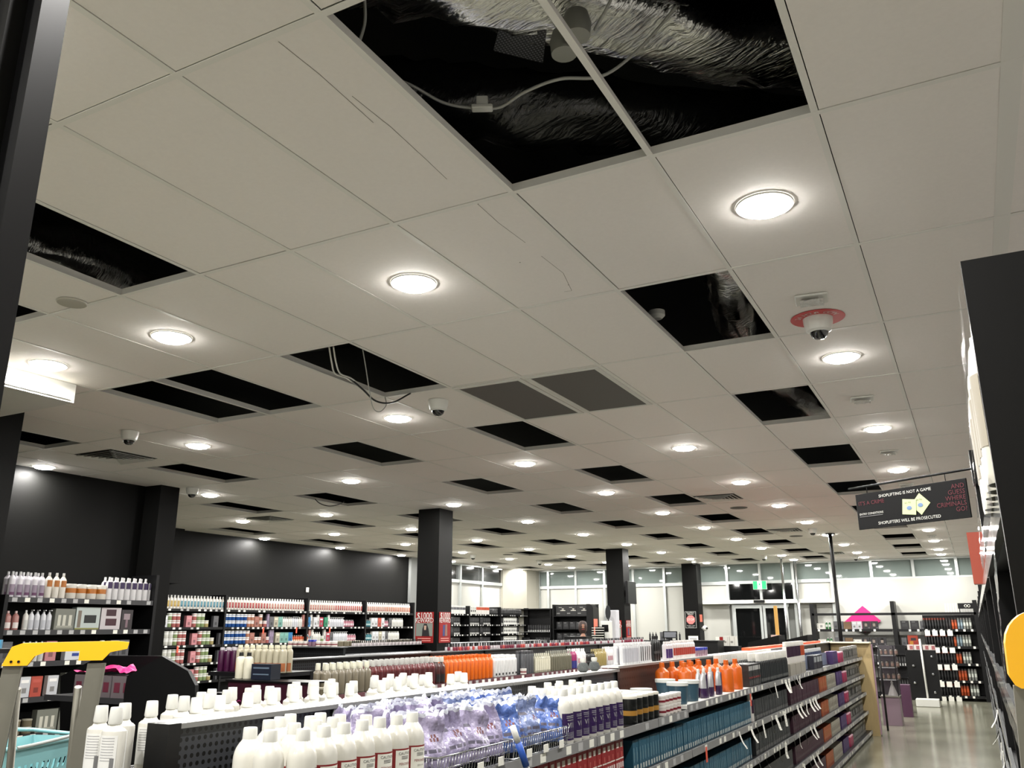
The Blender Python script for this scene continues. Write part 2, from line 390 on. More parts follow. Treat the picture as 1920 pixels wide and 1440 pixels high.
# ================================================================ CEILING FITTINGS
VENTM = mat('return_grille', (84, 82, 77), .6, noise_amt=.1, noise_scale=200)
for (c, r), lab in zip(sorted(VENTS), ('left one of two dark grey return air grilles in the ceiling', 'right one of two dark grey return air grilles in the ceiling')):
    x, y = cellc(c, r)
    t = thing('return_air_grille', lab, 'vent', (x+.3, y+.6, H-.004), 0, 'return air grilles')
    MB().box(-.255, .255, -.555, .555, -.002, .002, VENTM).build('grille', t)
    mb = MB()
    for a in ((-.285, -.25, -.58, .58), (.25, .285, -.58, .58), (-.25, .25, -.58, -.55), (-.25, .25, .55, .58)): mb.box(a[0], a[1], a[2], a[3], -.006, .003, WHT)
    mb.build('frame', t)
def diffuser(c, r, lab):
    x, y = cellc(c, r); t = thing('air_diffuser', lab, 'vent', (x+.3, y+.6, H-.002), 0, 'square louvred air diffusers')
    mb = MB()
    for i in range(5):
        a = .27-.05*i; z = -.004-.004*i
        for s_ in (1, -1):
            mb.prism([(s_*a, z-.014), (s_*(a-.035), z), (s_*(a-.035), z+.002), (s_*a, z-.012)], -a, a, 'y', WHT)
            mb.prism([(s_*a, z-.014), (s_*(a-.035), z), (s_*(a-.035), z+.002), (s_*a, z-.012)], -a, a, 'x', WHT)
    mb.build('louvres', t); MB().box(-.285, .285, -.285, .285, -.001, .001, mat('diffuser_shadow', (60, 58, 54), .7)).build('shadow_plate', t)  # dark plate puts the shade behind the louvres into colour
diffuser(-8, 3, 'square louvred diffuser beside the first opening along the near black wall'); diffuser(-12, 7, 'square louvred diffuser left of the opening with broken edge')
diffuser(0, 8, 'square louvred diffuser in the pinkish lit centre of the ceiling'); diffuser(0, 12, 'square louvred diffuser beyond, toward the entrance doors')
diffuser(-12, 16, 'faint far louvred diffuser near the corner of the glazing'); diffuser(0, 17, 'furthest louvred diffuser before the right glazing')
for (c, r), lab in zip(((0, 9), (0, 13), (-12, 14)), ('faint round speaker grille behind the centre diffuser', 'round speaker grille near the thin dark hanging pole', 'faint round speaker grille above the far column')):
    x, y = cellc(c+.5, r+.5); MB().lathe([(.12, -.008), (.13, -.003), (.13, 0)], VENTM, 24, cap1=False).build('ceiling_speaker', None, (x, y, H-.002), label=lab, cat='speaker', group='ceiling speakers')
# dome cameras
DOME = mat('smoked_dome', (22, 22, 24), .05, spec=.9)
def dome(px, py, lab, ring=False, s=1.0):
    p = AT(px, py, z=H); t = thing('dome_camera', lab, 'security camera', (p.x, p.y, H-.002), 0, 'dome cameras')
    mb = MB(); mb.lathe([(.05*s, -.085*s), (.066*s, -.075*s), (.078*s, -.03*s), (.08*s, 0)], WHT, 24, cap0=False); mb.build('housing', t)
    mb = MB(); mb.lathe([(.001, -.125*s), (.025*s, -.12*s), (.042*s, -.105*s), (.05*s, -.085*s)], DOME, 20, cap0=False); mb.build('dome', t)
    if ring:
        mb = MB(); mb.lathe([(.07, -.004), (.15, -.004), (.152, -.001)], mat('ring_red', (196, 60, 62), .45), 32, cap0=False); rg = mb.build('red_ring', t)
        for i, ch in enumerate('24 HOUR CCTV'):
            a = math.radians(210-20+i*11) ; a = math.radians(205+i*12)
            text(ch, .045, (.112*math.cos(a), .112*math.sin(a), -.006), (PI, 0, a+PI/2), WHT, rg)
    return t
dome(1533, 596, 'white dome camera in a red lettered ring', True, 1.05); dome(822, 751, 'white dome camera left of the return grilles')
dome(244, 809, 'dome camera with dark bubble above the near black wall'); dome(361, 915, 'dome camera beside the corner of the black return wall')
dome(887, 1040, 'small dome camera above the left glazing'); dome(1012, 1051, 'small dome camera hanging above the white glazed corner')
dome(1523, 991, 'small dome camera near the dark hanging pole'); dome(1432, 1042, 'small dome camera above the green exit sign')
dome(1604, 1042, 'small dome camera over the right glazing'); dome(1301, 1050, 'small dome camera on top of the third black column'); 
# wrapped emergency fittings
WRAP = mat('crinkled_wrap', (205, 205, 200), .12, bump=1.0, noise_scale=35, spec=.9)
for (c, r), lab in zip(((4, 2), (4, 4), (4, 6), (4, 8), (4, 14)), ('wrapped emergency light fitting above the red ringed camera', 'second wrapped emergency light fitting behind the red ringed camera',
    'wrapped emergency light fitting between two right aisle downlights', 'wrapped emergency light fitting behind the hanging sign arm', 'far wrapped emergency light fitting below the hanging sign')):
    x, y = cellc(c+.5, r+.5); t = thing('emergency_light', lab, 'ceiling light', (x, y, H-.002), .12, 'wrapped emergency fittings')
    MB().bbox(-.085, .085, -.075, .075, -.012, 0, WHT, .004).build('base_plate', t)
    mb = MB(); rr = random.Random(c*9+r)
    for i in range(6):
        for j in range(6):
            q = [(-.06+.02*i, -.055+.018*j), (-.04+.02*i, -.055+.018*j), (-.04+.02*i, -.037+.018*j), (-.06+.02*i, -.037+.018*j)]
            mb.face([(a, b_, -.02-.02*(noise.noise(Vector((a*60+r, b_*60, 3)))*.5+.5)) for a, b_ in q][::-1], WRAP, True)
    mb.build('plastic_wrap', t)
MB().lathe([(.03, -.006), (.075, -.008), (.08, 0)], mat('detector', (176, 172, 160), .6), 20, cap1=False).build('smoke_detector', None, AT(135, 567, z=H-.002), label='flat round detector plate beside the left ceiling opening', cat='detector')
# hole edges: angle trims of the openings are part of the grid; plastic sheet over a few tiles
# ceiling void contents
FOIL = mat('silver_foil', (215, 215, 212), .16, metal=1, bump=1.0, noise_scale=14, noise_amt=.12, stretch=(1, 6, 1))
FOILB = mat('black_foil', (22, 23, 24), .22, metal=0, bump=1.0, noise_scale=14, stretch=(1, 5, 1), spec=.8)
def duct(name, pts, r, mt, lab, seed, n=40, wr=.05):
    mb = MB(); P = [Vector(p) for p in pts]; path = []
    for i in range(len(P)-1):
        for k in range(12): path.append(P[i].lerp(P[i+1], k/12))
    path.append(P[-1]); mb.tube(path, r, mt, n)
    for i, v in enumerate(mb.v):
        w = Vector(v); q = noise.noise(Vector((w.x*9+seed, w.y*9, w.z*9)))*wr+noise.noise(Vector((w.x*30, w.y*30+seed, w.z*30)))*wr*.5
        mb.v[i] = (w.x+q*.5, w.y+q*.5, w.z+q)
    return mb.build(name, label=lab, cat='duct')
duct('insulated_duct', [(-2.4, 1.3, H+.55), (-1.35, 2.0, H+.5), (-.5, 2.9, H+.5), (.4, 3.6, H+.6)], .19, FOIL, 'crinkled silver foil duct showing through the large double ceiling opening', 1)
duct('insulated_duct', [(-2.0, 2.55, H+.5), (-1.2, 3.0, H+.42), (.2, 4.2, H+.5)], .16, FOILB, 'black wrapped duct behind the silver duct in the double opening', 5)
duct('insulated_duct', [(-.95, 4.4, H+.5), (-1.22, 5.7, H+.42), (-1.3, 7.0, H+.42), (-1.12, 8.6, H+.42), (-1.35, 10.2, H+.5)], .17, FOIL, 'silver foil duct seen through the openings of the right aisle', 9)
duct('insulated_duct', [(-5.4, 1.6, H+.5), (-4.75, 2.15, H+.42), (-4.55, 3.0, H+.45), (-4.9, 3.8, H+.5)], .16, FOIL, 'silver foil duct inside the opening at the left edge', 14)
duct('insulated_duct', [(-6.5, 4.3, H+.45), (-2.0, 5.0, H+.45)], .16, FOILB, 'black duct crossing above the twin ceiling opening', 17)
# a mesh patch hung under the duct
WEAVE = peg_mat('woven_black', (16, 16, 18), pitch=.012, rad=.3, axis='XY', hole=(95, 95, 95))
mb = MB()
a = AT(942, 30, z=H+.33); b2 = AT(1028, 22, z=H+.33); c2 = AT(1018, 118, z=H+.33); d2 = AT(925, 95, z=H+.33)
mb.face([a, b2, c2, d2], WEAVE); mb.face([q+Vector((0, 0, .008)) for q in (d2, c2, b2, a)], WEAVE)
mb.build('woven_strap', label='black woven mesh patch across the silver duct', cat='strap')
CAB = mat('grey_cable', (165, 165, 160), .45); CABW = mat('white_cable', (215, 213, 205), .45); CABK = mat('black_cable', (18, 18, 18), .4)
def smooth(pts, k=8):
    P = [Vector(p) for p in pts]; out = []
    for i in range(len(P)-1):
        a, b_, c_, d_ = P[max(i-1, 0)], P[i], P[i+1], P[min(i+2, len(P)-1)]
        for j in range(k):
            t = j/k; out.append(.5*((2*b_)+(-a+c_)*t+(2*a-5*b_+4*c_-d_)*t*t+(-a+3*b_-3*c_+d_)*t**3))
    out.append(P[-1]); return out
def cable(pts, r, mt, lab): return MB().tube(smooth(pts), r, mt, 6).build('cable', label=lab, cat='cable')
zc_ = H+.16
cable([AT(740, 148, z=zc_+.03), AT(775, 162, z=zc_), AT(830, 192, z=zc_), AT(880, 202, z=zc_), AT(905, 203, z=zc_), AT(940, 200, z=zc_), AT(985, 172, z=zc_), AT(1050, 148, z=zc_), AT(1130, 142, z=zc_), AT(1200, 90, z=zc_+.1), AT(1270, 10, z=zc_+.2)], .006, CAB, 'grey cable with a white connector hanging in the double opening')
t = thing('cable_connector', 'white junction connector on the grey cable in the double opening', 'connector', AT(904, 200, z=zc_))
t.rotation_euler = (0, 0, .45)
MB().bbox(-.022, .022, -.014, .014, -.002, .04, WCAP, .003).build('plug', t); MB().bbox(-.04, .04, -.018, .018, -.014, .002, WCAP, .003).build('clip', t)
cable([AT(683, -10, z=H+.25), AT(684, 40, z=H+.2), AT(673, 80, z=H+.15)], .006, CAB, 'short grey cable in the corner of the double opening')
cable([AT(1150, -10, z=H+.3), AT(1130, 30, z=H+.25), AT(1115, 55, z=H+.25)], .006, CAB, 'grey cable pair at the top of the double opening')
for (u, v, lab) in ((1082, 68, 'grey round fitting beside the divider of the double opening'), (1058, 102, 'small white round fitting under the silver duct')):
    MB().lathe([(.045, 0), (.05, .05), (.04, .09)], mat('grey_can', (140, 140, 132), .5), 20).build('lamp_can', None, AT(u, v, z=H+.2), label=lab, cat='fitting')
MB().lathe([(.03, 0), (.05, .02), (.05, .05)], WHT, 20).build('lamp_can', None, AT(1232, 598, z=H+.1), label='white round fitting in the opening beside the red ringed camera', cat='fitting')
# hanging cables in the opening near the centre
for dx in (0, 8):
    cable([AT(617+dx, 650, z=H+.05), AT(622+dx, 680, z=H-.0), AT(628+dx*1.2, 700, z=H-.03), AT(648+dx, 708, z=H-.02), AT(660+dx, 716, z=H+.02)], .006, CABW, 'white looped cable hanging in the central opening' if dx == 0 else 'second white looped cable beside the first in the central opening')
cable([AT(680, 655, z=H+.05), AT(686, 690, z=H-.02), AT(693, 735, z=H-.1), AT(700, 765, z=H-.16), AT(712, 772, z=H-.17), AT(724, 760, z=H-.1), AT(722, 745, z=H-.02)], .004, CAB, 'thin grey cable dangling lowest from the central opening')
cable([AT(655, 708, z=H+.02), AT(680, 730, z=H-.05), AT(705, 752, z=H-.1), AT(735, 755, z=H-.1), AT(765, 740, z=H-.02), AT(775, 735, z=H+.04)], .007, CABK, 'black cable loop sagging below the central opening')
cable([AT(590, 935, z=H+.03), AT(600, 944, z=H-.1), AT(618, 949, z=H-.15), AT(638, 945, z=H-.08), AT(645, 940, z=H+.03)], .007, CABK, 'black cable loop below the opening over the long black wall')
# poles
def pole(px, py, r, mt, lab, flange=True):
    p = AT(px, py, z=H); t = thing('ceiling_pole', lab, 'pole', (p.x, p.y, 0))
    MB().rod((0, 0, 0), (0, 0, H-.004), r, mt, 14).build('shaft', t)
    MB().lathe([(r*2.6, H-.02), (r*2.6, H-.003)], mt, 16).build('flange', t)
pole(1556, 1000, .035, BLKG, 'thin black pole from ceiling to floor behind the front gondola')
pole(1464, 1046, .03, CHROME, 'steel pole left of a pair by the entrance doors'); pole(1490, 1051, .035, CHROME, 'steel pole right of a pair by the entrance doors')
# light switch
t = thing('switch_plate', 'small white switch plate on the long black wall', 'switch', (-12.795, 14.62, 2.567), PI/2)
MB().bbox(-.045, .045, -.012, 0, -.05, .05, WHT).build('plate', t); MB().box(-.01, .01, -.016, -.012, -.015, .015, PAPER).build('rocker', t)
# exit sign
t = thing('exit_sign', 'green and white lit exit sign hanging over the entrance doors', 'exit sign', (-5.29, 25.0, 2.9), 0)
EG = mat('exit_green', (30, 190, 90), .4, emit=1.3); EW = mat('exit_white', (240, 255, 245), .4, emit=1.3)
MB().box(-.19, .19, -.025, .025, -.12, .12, WHT).build('housing', t)
MB().box(-.18, -.06, -.03, -.025, -.11, .11, EG).box(.06, .18, -.03, -.025, -.11, .11, EG).box(-.06, .06, -.03, -.025, -.11, .11, EW).build('panel', t)
mb = MB(); mb.lathe([(.001, .05), (.016, .065), (.001, .08)], EG, 8, cx=-.002, cy=-.033); mb.box(-.02, .015, -.036, -.031, -.01, .05, EG); mb.box(-.035, -.015, -.036, -.031, -.06, -.008, EG); mb.box(.005, .04, -.036, -.031, -.045, -.02, EG); mb.build('running_figure', t)
MB().rod((0, 0, .12), (0, 0, H-2.9), .008, WHT).build('stem', t)
# ================================================================ PRODUCT KINDS
KIND = {}
def kind(key, name, desc, cat, w, parts, d=.06): KIND[key] = dict(name=name, desc=desc, cat=cat, w=w, parts=parts, d=d)
def put(key, loc, rotz, label, group=None, tilt=None):
    K = KIND[key]; root = None
    for i, (nm, me) in enumerate(K['parts']):
        o = bpy.data.objects.new(nm, me); COL.objects.link(o)
        if root is None: root = o; o.location = (loc[0], loc[1], loc[2]+.001); o.rotation_euler = (tilt[0] if tilt else 0, tilt[1] if tilt else 0, rotz); tag(o, label, K['cat'], group)
        else: o.parent = root
    return root
# stock a shelf: segs = (kind, count, rows, where-text); starts at p, runs along direction +1/-1, faces `rotz`
def stock(segs, p, step, rotz, z, where, gap=.004, back=.0, jit=.05, miss=0.0):
    sx, sy = step; s = 0.0; bk = Vector((-math.sin(rotz), math.cos(rotz)))      # local +y (away from the customer)
    for sg in segs:
        if not isinstance(sg[0], str): s += sg[0]; continue
        key, cnt = sg[0], sg[1]; rows = sg[2] if len(sg) > 2 else 1; stackn = sg[3] if len(sg) > 3 else 1
        K = KIND[key]; w = K['w']+gap
        lab = '%s %s' % (K['desc'], where); lab = ' '.join(lab.split()[:16])
        for i in range(cnt):
            for r in range(rows):
                for q in range(stackn):
                    if (q or r) and random.random() < miss: break
                    x = p[0]+sx*(s+w*(i+.5))+bk.x*(r*K['d']+back)+random.uniform(-.002, .002); y = p[1]+sy*(s+w*(i+.5))+bk.y*(r*K['d']+back)+random.uniform(-.002, .002)
                    put(key, (x, y, z+q*K.get('h', .1)), rotz+random.uniform(-jit, jit), lab, lab)
        s += w*cnt
    return s
def M1(fn):
    mb = MB(); fn(mb); return mb.mesh('product')
def lab_patch(mb, r, z0, z1, mt, half=1.0, sx=1, sy=1, a=-PI/2, n=8, off=.0007, sup=1.0):
    mb.lathe([(r+off, z0), (r+off, z1)], mt, n, sx, sy, cap0=False, cap1=False, a0=a-half, a1=a+half, sup=sup)
# --- detailed large bottles near the camera
PURP = mat('deep_purple', (44, 24, 70), .4); DRED = mat('label_red', (124, 22, 26), .45); INK = mat('ink', (60, 56, 62), .6); LGREY = mat('print_grey', (165, 165, 165), .6)
def litre_parts(labelfn, extra=()):
    r = .0465
    body = M1(lambda m: m.lathe([(.001, 0), (r*.94, 0), (r, .006), (r, .158), (r*.985, .172), (r*.93, .185), (r*.83, .197), (r*.68, .208), (r*.52, .217), (r*.46, .222)], WBOD, 28))
    cap = M1(lambda m: m.lathe([(r*.47, .219), (r*.485, .223), (r*.46, .25), (r*.43, .254), (.001, .2545)], WCAP, 24))
    lb = MB(); labelfn(lb, r)
    return [('litre_bottle', body), ('cap', cap), ('label', lb.mesh('label'))]+list(extra)
def red_label(m, r):
    lab_patch(m, r, .02, .145, PAPER, .95); lab_patch(m, r, .02, .145, DRED, .13, a=-PI/2-.95, off=.0009); lab_patch(m, r, .14, .145, DRED, .95, off=.001)
    for i in range(3): lab_patch(m, r, .119-.004*i, .1205-.004*i, INK, .35, off=.0012)
    for i in range(6): lab_patch(m, r, .064-.006*i, .066-.006*i, LGREY, .6, off=.0012)
def redfull_label(m, r): lab_patch(m, r, .02, .13, DRED, 1.15); [lab_patch(m, r, .11-.006*i, .112-.006*i, PAPER, .5, off=.0012) for i in range(3)]
def purple_label(m, r):
    lab_patch(m, r, .018, .142, PURP, 1.0)
    for i in range(2): lab_patch(m, r, .128-.008*i, .1305-.008*i, LGREY, .5, off=.0012)
    for i in range(5): lab_patch(m, r, .052-.006*i, .0535-.006*i, LGREY, .55, off=.0012)
kind('perox', 'litre_bottle', 'white litre bottle with red edged caution label', 'bottle', .09, litre_parts(red_label), d=.088)
kind('peroxred', 'litre_bottle', 'white litre bottle with plain red label', 'bottle', .09, litre_parts(redfull_label), d=.088)
kind('vbot', 'litre_bottle', 'white litre bottle with deep purple label', 'bottle', .09, litre_parts(purple_label), d=.086)
KIND['perox']['parts'] = KIND['perox']['parts'][:3]
def wrap_text(parent, s, size, r, z, mt, a=0):                     # lettering bent round a bottle label
    cu = bpy.data.curves.new('lettering', 'FONT'); cu.body = s; cu.size = size; cu.align_x = 'CENTER'; cu.align_y = 'CENTER'; cu.resolution_u = 2
    key = ('wrap', s, size, mt.name)
    if key not in TEXTM:
        tmp = bpy.data.objects.new('tmp', cu); COL.objects.link(tmp); bpy.context.view_layer.update()
        me = bpy.data.meshes.new_from_object(tmp.evaluated_get(bpy.context.evaluated_depsgraph_get())); bpy.data.objects.remove(tmp)
        for v in me.vertices:
            an = -PI/2+v.co.x/r; v.co = Vector((r*math.cos(an), r*math.sin(an), v.co.y))
        me.materials.clear(); me.materials.append(mt); TEXTM[key] = me
    o = bpy.data.objects.new('lettering', TEXTM[key]); COL.objects.link(o); o.parent = parent; o.location = (0, 0, z); o.rotation_euler = (0, 0, a); return o
# tall oval conditioner bottle with flat-topped cap
def tall_parts():
    S_ = dict(sx=1, sy=.68)
    body = M1(lambda m: m.lathe([(.001, 0), (.036, 0), (.039, .006), (.0405, .19), (.0395, .197), (.033, .203), (.026, .206), (.021, .214), (.019, .216)], WBOD, 28, **S_))
    cap = M1(lambda m: m.lathe([(.0205, .216), (.0225, .222), (.0195, .262), (.0185, .266), (.001, .267)], WCAP, 18, 1, .9))
    def lb(m):
        lab_patch(m, .0405, .07, .185, mat('label_pale', (214, 214, 210), .5), .8, 1, .68)
        for i in range(9): lab_patch(m, .0405, .176-.008*i, .1785-.008*i, LGREY, .55, 1, .68, off=.0012)
        lab_patch(m, .0405, .085, .12, mat('barcode_grey', (110, 110, 110), .6), .16, 1, .68, a=-PI/2+.5, off=.0013)
    return [('tall_bottle', body), ('cap', cap), ('label', M1(lb))]
kind('tall', 'tall_bottle', 'tall white oval bottle with narrow flat cap', 'bottle', .09, tall_parts(), d=.062)
# --- generic lathed bottles: one mesh for small distant goods, two for nearer ones
def gbottle(key, name, desc, r, h, body, cap, label=None, lz=(.2, .6), cat='bottle', sh=.78, neck=.35, capz=.12, oval=1, n=10, split=True, roughb=.35, w=None, d=None, two=None, lhalf=.95, pump=False, cr=None):
    bm = body if not isinstance(body, tuple) else mat('p_%s' % key, body, roughb, coat=.2)
    cm = cap if not isinstance(cap, tuple) else mat('c_%s' % key, cap, .4)
    hb = h*(1-capz); cr = cr or neck*1.05
    def fb(m):
        m.lathe([(r*.95, 0), (r, h*.03), (r, hb*sh), (r*.9, hb*(sh+.07)), (r*neck, hb*.985), (r*neck*.95, hb)], bm, n, 1, oval, cap0=False)
        if label: lab_patch(m, r, h*lz[0], h*lz[1], mat('l_%s' % key, label, .5), lhalf, 1, oval, n=6, off=.001)
        if two: lab_patch(m, r, h*(lz[0]+.02), h*(lz[0]+.12), mat('l2_%s' % key, two, .5), lhalf*.8, 1, oval, n=5, off=.0016)
    def fc(m):
        if pump:
            m.lathe([(r*neck*1.1, hb), (r*neck*1.1, hb+h*capz*.4), (r*.1, hb+h*capz*.42), (r*.1, h)], cm, 8)
            m.box(-.006, .006, -.035, .008, h-.006, h+.004, cm)
        else: m.lathe([(r*cr, hb), (r*cr*1.03, hb+.003), (r*cr*.92, h), ], cm, n, 1, max(oval, .85), cap0=False)
    if split: kind(key, name, desc, cat, w or 2*r, [(name, M1(fb)), ('pump_head' if pump else 'cap', M1(fc))], d or 2.1*r*oval)
    else:
        def f(m): fb(m); fc(m)
        kind(key, name, desc, cat, w or 2*r, [(name, M1(f))], d or 2.1*r*oval)
def gbox(key, name, desc, w, d, h, col, front=None, bands=(), cat='box', top=None, rough=.45):
    bm = mat('p_%s' % key, col, rough)
    def f(m):
        m.box(-w/2, w/2, -d/2, d/2, 0, h, bm, top=mat('t_%s' % key, top, .5) if top else None, front=mat('f_%s' % key, front, .45) if front else None)
        for i, (x0, x1, z0, z1, c) in enumerate(bands):
            m.box(-w/2+w*x0, -w/2+w*x1, -d/2-.0012, -d/2, h*z0, h*z1, mat('b%d_%s' % (i, key), c, .5))
    kind(key, name, desc, cat, w, [(name, M1(f))], d+.003); KIND[key]['h'] = h+.001
def gjar(key, name, desc, r, h, body, lid, band=None, lidh=.16, n=14, bz=(.3, .45), taper=1.0, split=True, cat='jar', lr=1.04, alpha=None):
    bm = mat('p_%s' % key, body, .3, coat=.3); lm = mat('c_%s' % key, lid, .35)
    def fb(m):
        m.lathe([(.001, 0), (r*.94*taper, 0), (r*taper, h*.03), (r, h*(1-lidh))], bm, n, cap1=False)
        if band: m.lathe([(r*1.006, h*bz[0]), (r*1.006, h*bz[1])], mat('l_%s' % key, band, .45), n, cap0=False, cap1=False)
    fl = lambda m: m.lathe([(r*lr, h*(1-lidh)), (r*lr, h*.985), (r*lr*.97, h), (.001, h)], lm, n)
    if split: kind(key, name, desc, cat, 2*r*lr, [(name, M1(fb)), ('lid', M1(fl))], 2.1*r)
    else:
        def f(m): fb(m); fl(m)
        kind(key, name, desc, cat, 2*r*lr, [(name, M1(f))], 2.1*r)
    KIND[key]['h'] = h+.001
# distant shelf bottles with coloured labels
for key, desc, lab, two in (('y1', 'white shampoo bottle with yellow label', (238, 206, 120), (222, 180, 70)), ('b1', 'white shampoo bottle with sky blue label', (120, 186, 205), (50, 130, 160)),
    ('r1', 'white shampoo bottle with crimson label', (214, 96, 98), (170, 30, 40)), ('r2', 'white shampoo bottle with pale pink label', (232, 168, 156), (196, 88, 80)),
    ('o1', 'white shampoo bottle with orange red label', (236, 150, 120), (214, 84, 50))):
    gbottle(key, 'shampoo_bottle', desc, .033, .232, (240, 236, 228), (245, 244, 240), lab, (.16, .6), split=False, two=two, lhalf=.75, w=.071, sh=.8, neck=.42, capz=.13)
gbottle('lav', 'shampoo_bottle', 'white bottle with lilac print', .036, .262, (226, 222, 228), (225, 225, 225), (186, 168, 188), (.08, .5), w=.078, two=(120, 60, 110))
gbottle('orl', 'shampoo_bottle', 'white bottle with orange print', .036, .27, (236, 230, 218), (240, 238, 232), (230, 140, 50), (.45, .7), w=.078)
gjar('ojar', 'tub', 'white tub with orange label', .058, .16, (238, 232, 220), (240, 238, 230), (232, 140, 48), bz=(.4, .72))
gbottle('ppl', 'shampoo_bottle', 'white bottle with dark purple label', .036, .258, (232, 230, 230), (240, 240, 238), (62, 36, 96), (.5, .78), w=.078)
gbottle('pinkb', 'lotion_bottle', 'pink and white wrapped lotion bottle', .035, .19, (214, 148, 140), (228, 200, 196), (235, 225, 220), (.1, .4), w=.08)
gbottle('whp', 'pump_bottle', 'small white pump bottle', .028, .2, (225, 226, 230), (235, 235, 235), (200, 202, 208), (.1, .5), pump=True, split=False, w=.058)
gbottle('whb', 'lotion_bottle', 'slim white lotion bottle', .028, .2, (232, 230, 222), (240, 240, 236), (205, 205, 200), (.1, .5), split=False, w=.056)
gbottle('teal', 'lotion_bottle', 'teal lotion bottle', .026, .16, (40, 140, 155), (225, 228, 226), (200, 225, 225), (.2, .45), split=False, w=.056)
gbottle('pinks', 'lotion_bottle', 'small rose pink bottle', .026, .15, (222, 140, 160), (235, 225, 228), (240, 215, 220), (.2, .5), split=False, w=.056)
gbottle('orgs', 'lotion_bottle', 'small bright orange bottle', .024, .14, (238, 96, 30), (240, 232, 224), (245, 220, 190), (.2, .4), split=False, w=.052)
gbottle('amb', 'lotion_bottle', 'amber lotion bottle', .03, .15, (190, 140, 84), (200, 170, 120), (226, 200, 160), (.2, .5), split=False, w=.064)
gbottle('grn', 'spray_bottle', 'clear green bottle', .03, .2, (40, 132, 60), (240, 240, 240), (220, 235, 220), (.3, .6), split=False, w=.07)
gbottle('blkb', 'lotion_bottle', 'black bottle with white cap', .032, .2, (34, 34, 38), (232, 230, 224), (92, 92, 100), (.3, .6), w=.068, d=.075, sh=.86, neck=.6, capz=.2, cr=.8)
gbottle('blks', 'lotion_bottle', 'slim black bottle', .024, .2, (22, 22, 24), (18, 18, 20), (90, 90, 90), (.3, .4), split=False, w=.052)
for key, desc, c in (('blj', 'blue and white hair cream tub', (34, 96, 180)), ('pkj', 'salmon pink hair cream tub', (222, 130, 126)), ('grj', 'pale green hair cream tub', (176, 200, 140)), ('whj', 'white hair cream tub', (222, 222, 214)), ('pcj', 'peach hair cream tub', (228, 158, 130)), ('yej', 'pale yellow hair cream tub', (222, 204, 140))):
    gjar(key, 'cream_tub', desc, .044, .12, c, (236, 236, 232), (240, 240, 238), bz=(.55, .75), split=False)
for key, desc, c, f in (('pkbx', 'large pink boxed set', (226, 150, 156), (238, 158, 164)), ('wbx', 'white boxed set', (224, 222, 218), (206, 208, 212)), ('blbx', 'bright blue box', (30, 120, 180), (40, 140, 205)), ('tlbx', 'aqua green box', (120, 190, 176), (140, 200, 186)),
    ('ltbx', 'light beige box', (206, 198, 172), (214, 206, 182)), ('rdbx', 'raspberry red round window box', (224, 210, 212), (204, 40, 80)), ('gnbx', 'emerald green box', (40, 150, 110), (50, 165, 120)), ('gybx', 'smoke grey box', (90, 90, 94), (110, 110, 114)), ('brbx', 'rose brown box', (176, 110, 96), (190, 124, 108)), ('crbx', 'coral red box', (214, 84, 66), (224, 96, 76))):
    gbox(key, 'boxed_set', desc, .12, .06, .2, c, f, bands=((.15, .85, .7, .85, tuple(min(255, v+30) for v in c)), (.3, .7, .2, .45, tuple(int(v*.75) for v in c))))
for key, desc, c in (('tbg', 'slanted silver white tube pack', (214, 212, 208)), ('tpk', 'pink tube pack', (226, 160, 150)), ('tpr', 'lilac tube pack', (176, 156, 186))):
    gbox(key, 'tube_pack', desc, .06, .04, .25, c, None, bands=((.2, .8, .2, .5, tuple(int(v*.8) for v in c)),))
# hair colour boxes
def colourbox(key, desc, c, sp, txt=(200, 205, 208), w=.046, h=.17, d=.085, base=None):
    gbox(key, 'hair_colour_box', desc, w, d, h, c, sp, bands=((.3, .45, .3, .75, txt), (.55, .65, .35, .6, tuple(int(v*.8) for v in txt)), (.25, .75, .04, .2, base or txt)), top=tuple(min(255, int(v*1.15)) for v in c))
colourbox('tealb', 'teal hair colour box', (34, 92, 116), (40, 108, 136), (140, 184, 200), base=(190, 196, 190))
colourbox('darkb', 'charcoal hair colour box', (44, 48, 50), (52, 56, 58), (120, 124, 124), w=.044, base=(150, 150, 146))
colourbox('marb', 'maroon hair colour box', (66, 30, 48), (74, 34, 54), (110, 70, 90), w=.056, base=(90, 46, 66))
colourbox('orgb', 'orange hair colour box', (192, 92, 40), (206, 102, 46), (230, 160, 110), w=.05, base=(180, 80, 36))
colourbox('creb', 'cream hair colour box', (200, 194, 176), (208, 202, 184), (150, 140, 124), w=.075, base=(190, 184, 168))
colourbox('purb', 'violet hair colour box', (74, 44, 112), (84, 50, 126), (120, 96, 150), w=.11, base=(70, 42, 106))
gbox('redb', 'patterned_box', 'red box with white circle pattern', .062, .09, .2, (172, 34, 38), (180, 36, 40), bands=((.25, .75, .8, .93, (232, 222, 212)), (.35, .65, .55, .68, (214, 90, 84)), (.05, .95, .5, .53, (232, 222, 212)), (.1, .4, .28, .42, (225, 205, 200)), (.6, .9, .28, .42, (225, 205, 200)), (.3, .7, .06, .16, (236, 226, 216))))
gbox('packb', 'accessory_pack', 'clear fronted grey accessory pack', .13, .05, .2, (170, 166, 158), (150, 148, 142), bands=((.1, .9, .2, .75, (60, 60, 60)), (.2, .5, .3, .65, (200, 200, 196)), (.1, .9, .84, .94, (225, 225, 220))))
gjar('pktub', 'bucket_tub', 'hot pink translucent tub', .055, .15, (228, 84, 130), (240, 190, 205), lidh=.12)
gbox('portb', 'boxed_set', 'dark box printed with a portrait', .19, .07, .2, (34, 34, 38), (52, 50, 54), bands=((.3, .62, .35, .85, (186, 168, 156)), (.22, .7, .7, .95, (28, 24, 24)), (.35, .6, .1, .3, (40, 38, 42)), (.72, .95, .1, .25, (120, 116, 120))))
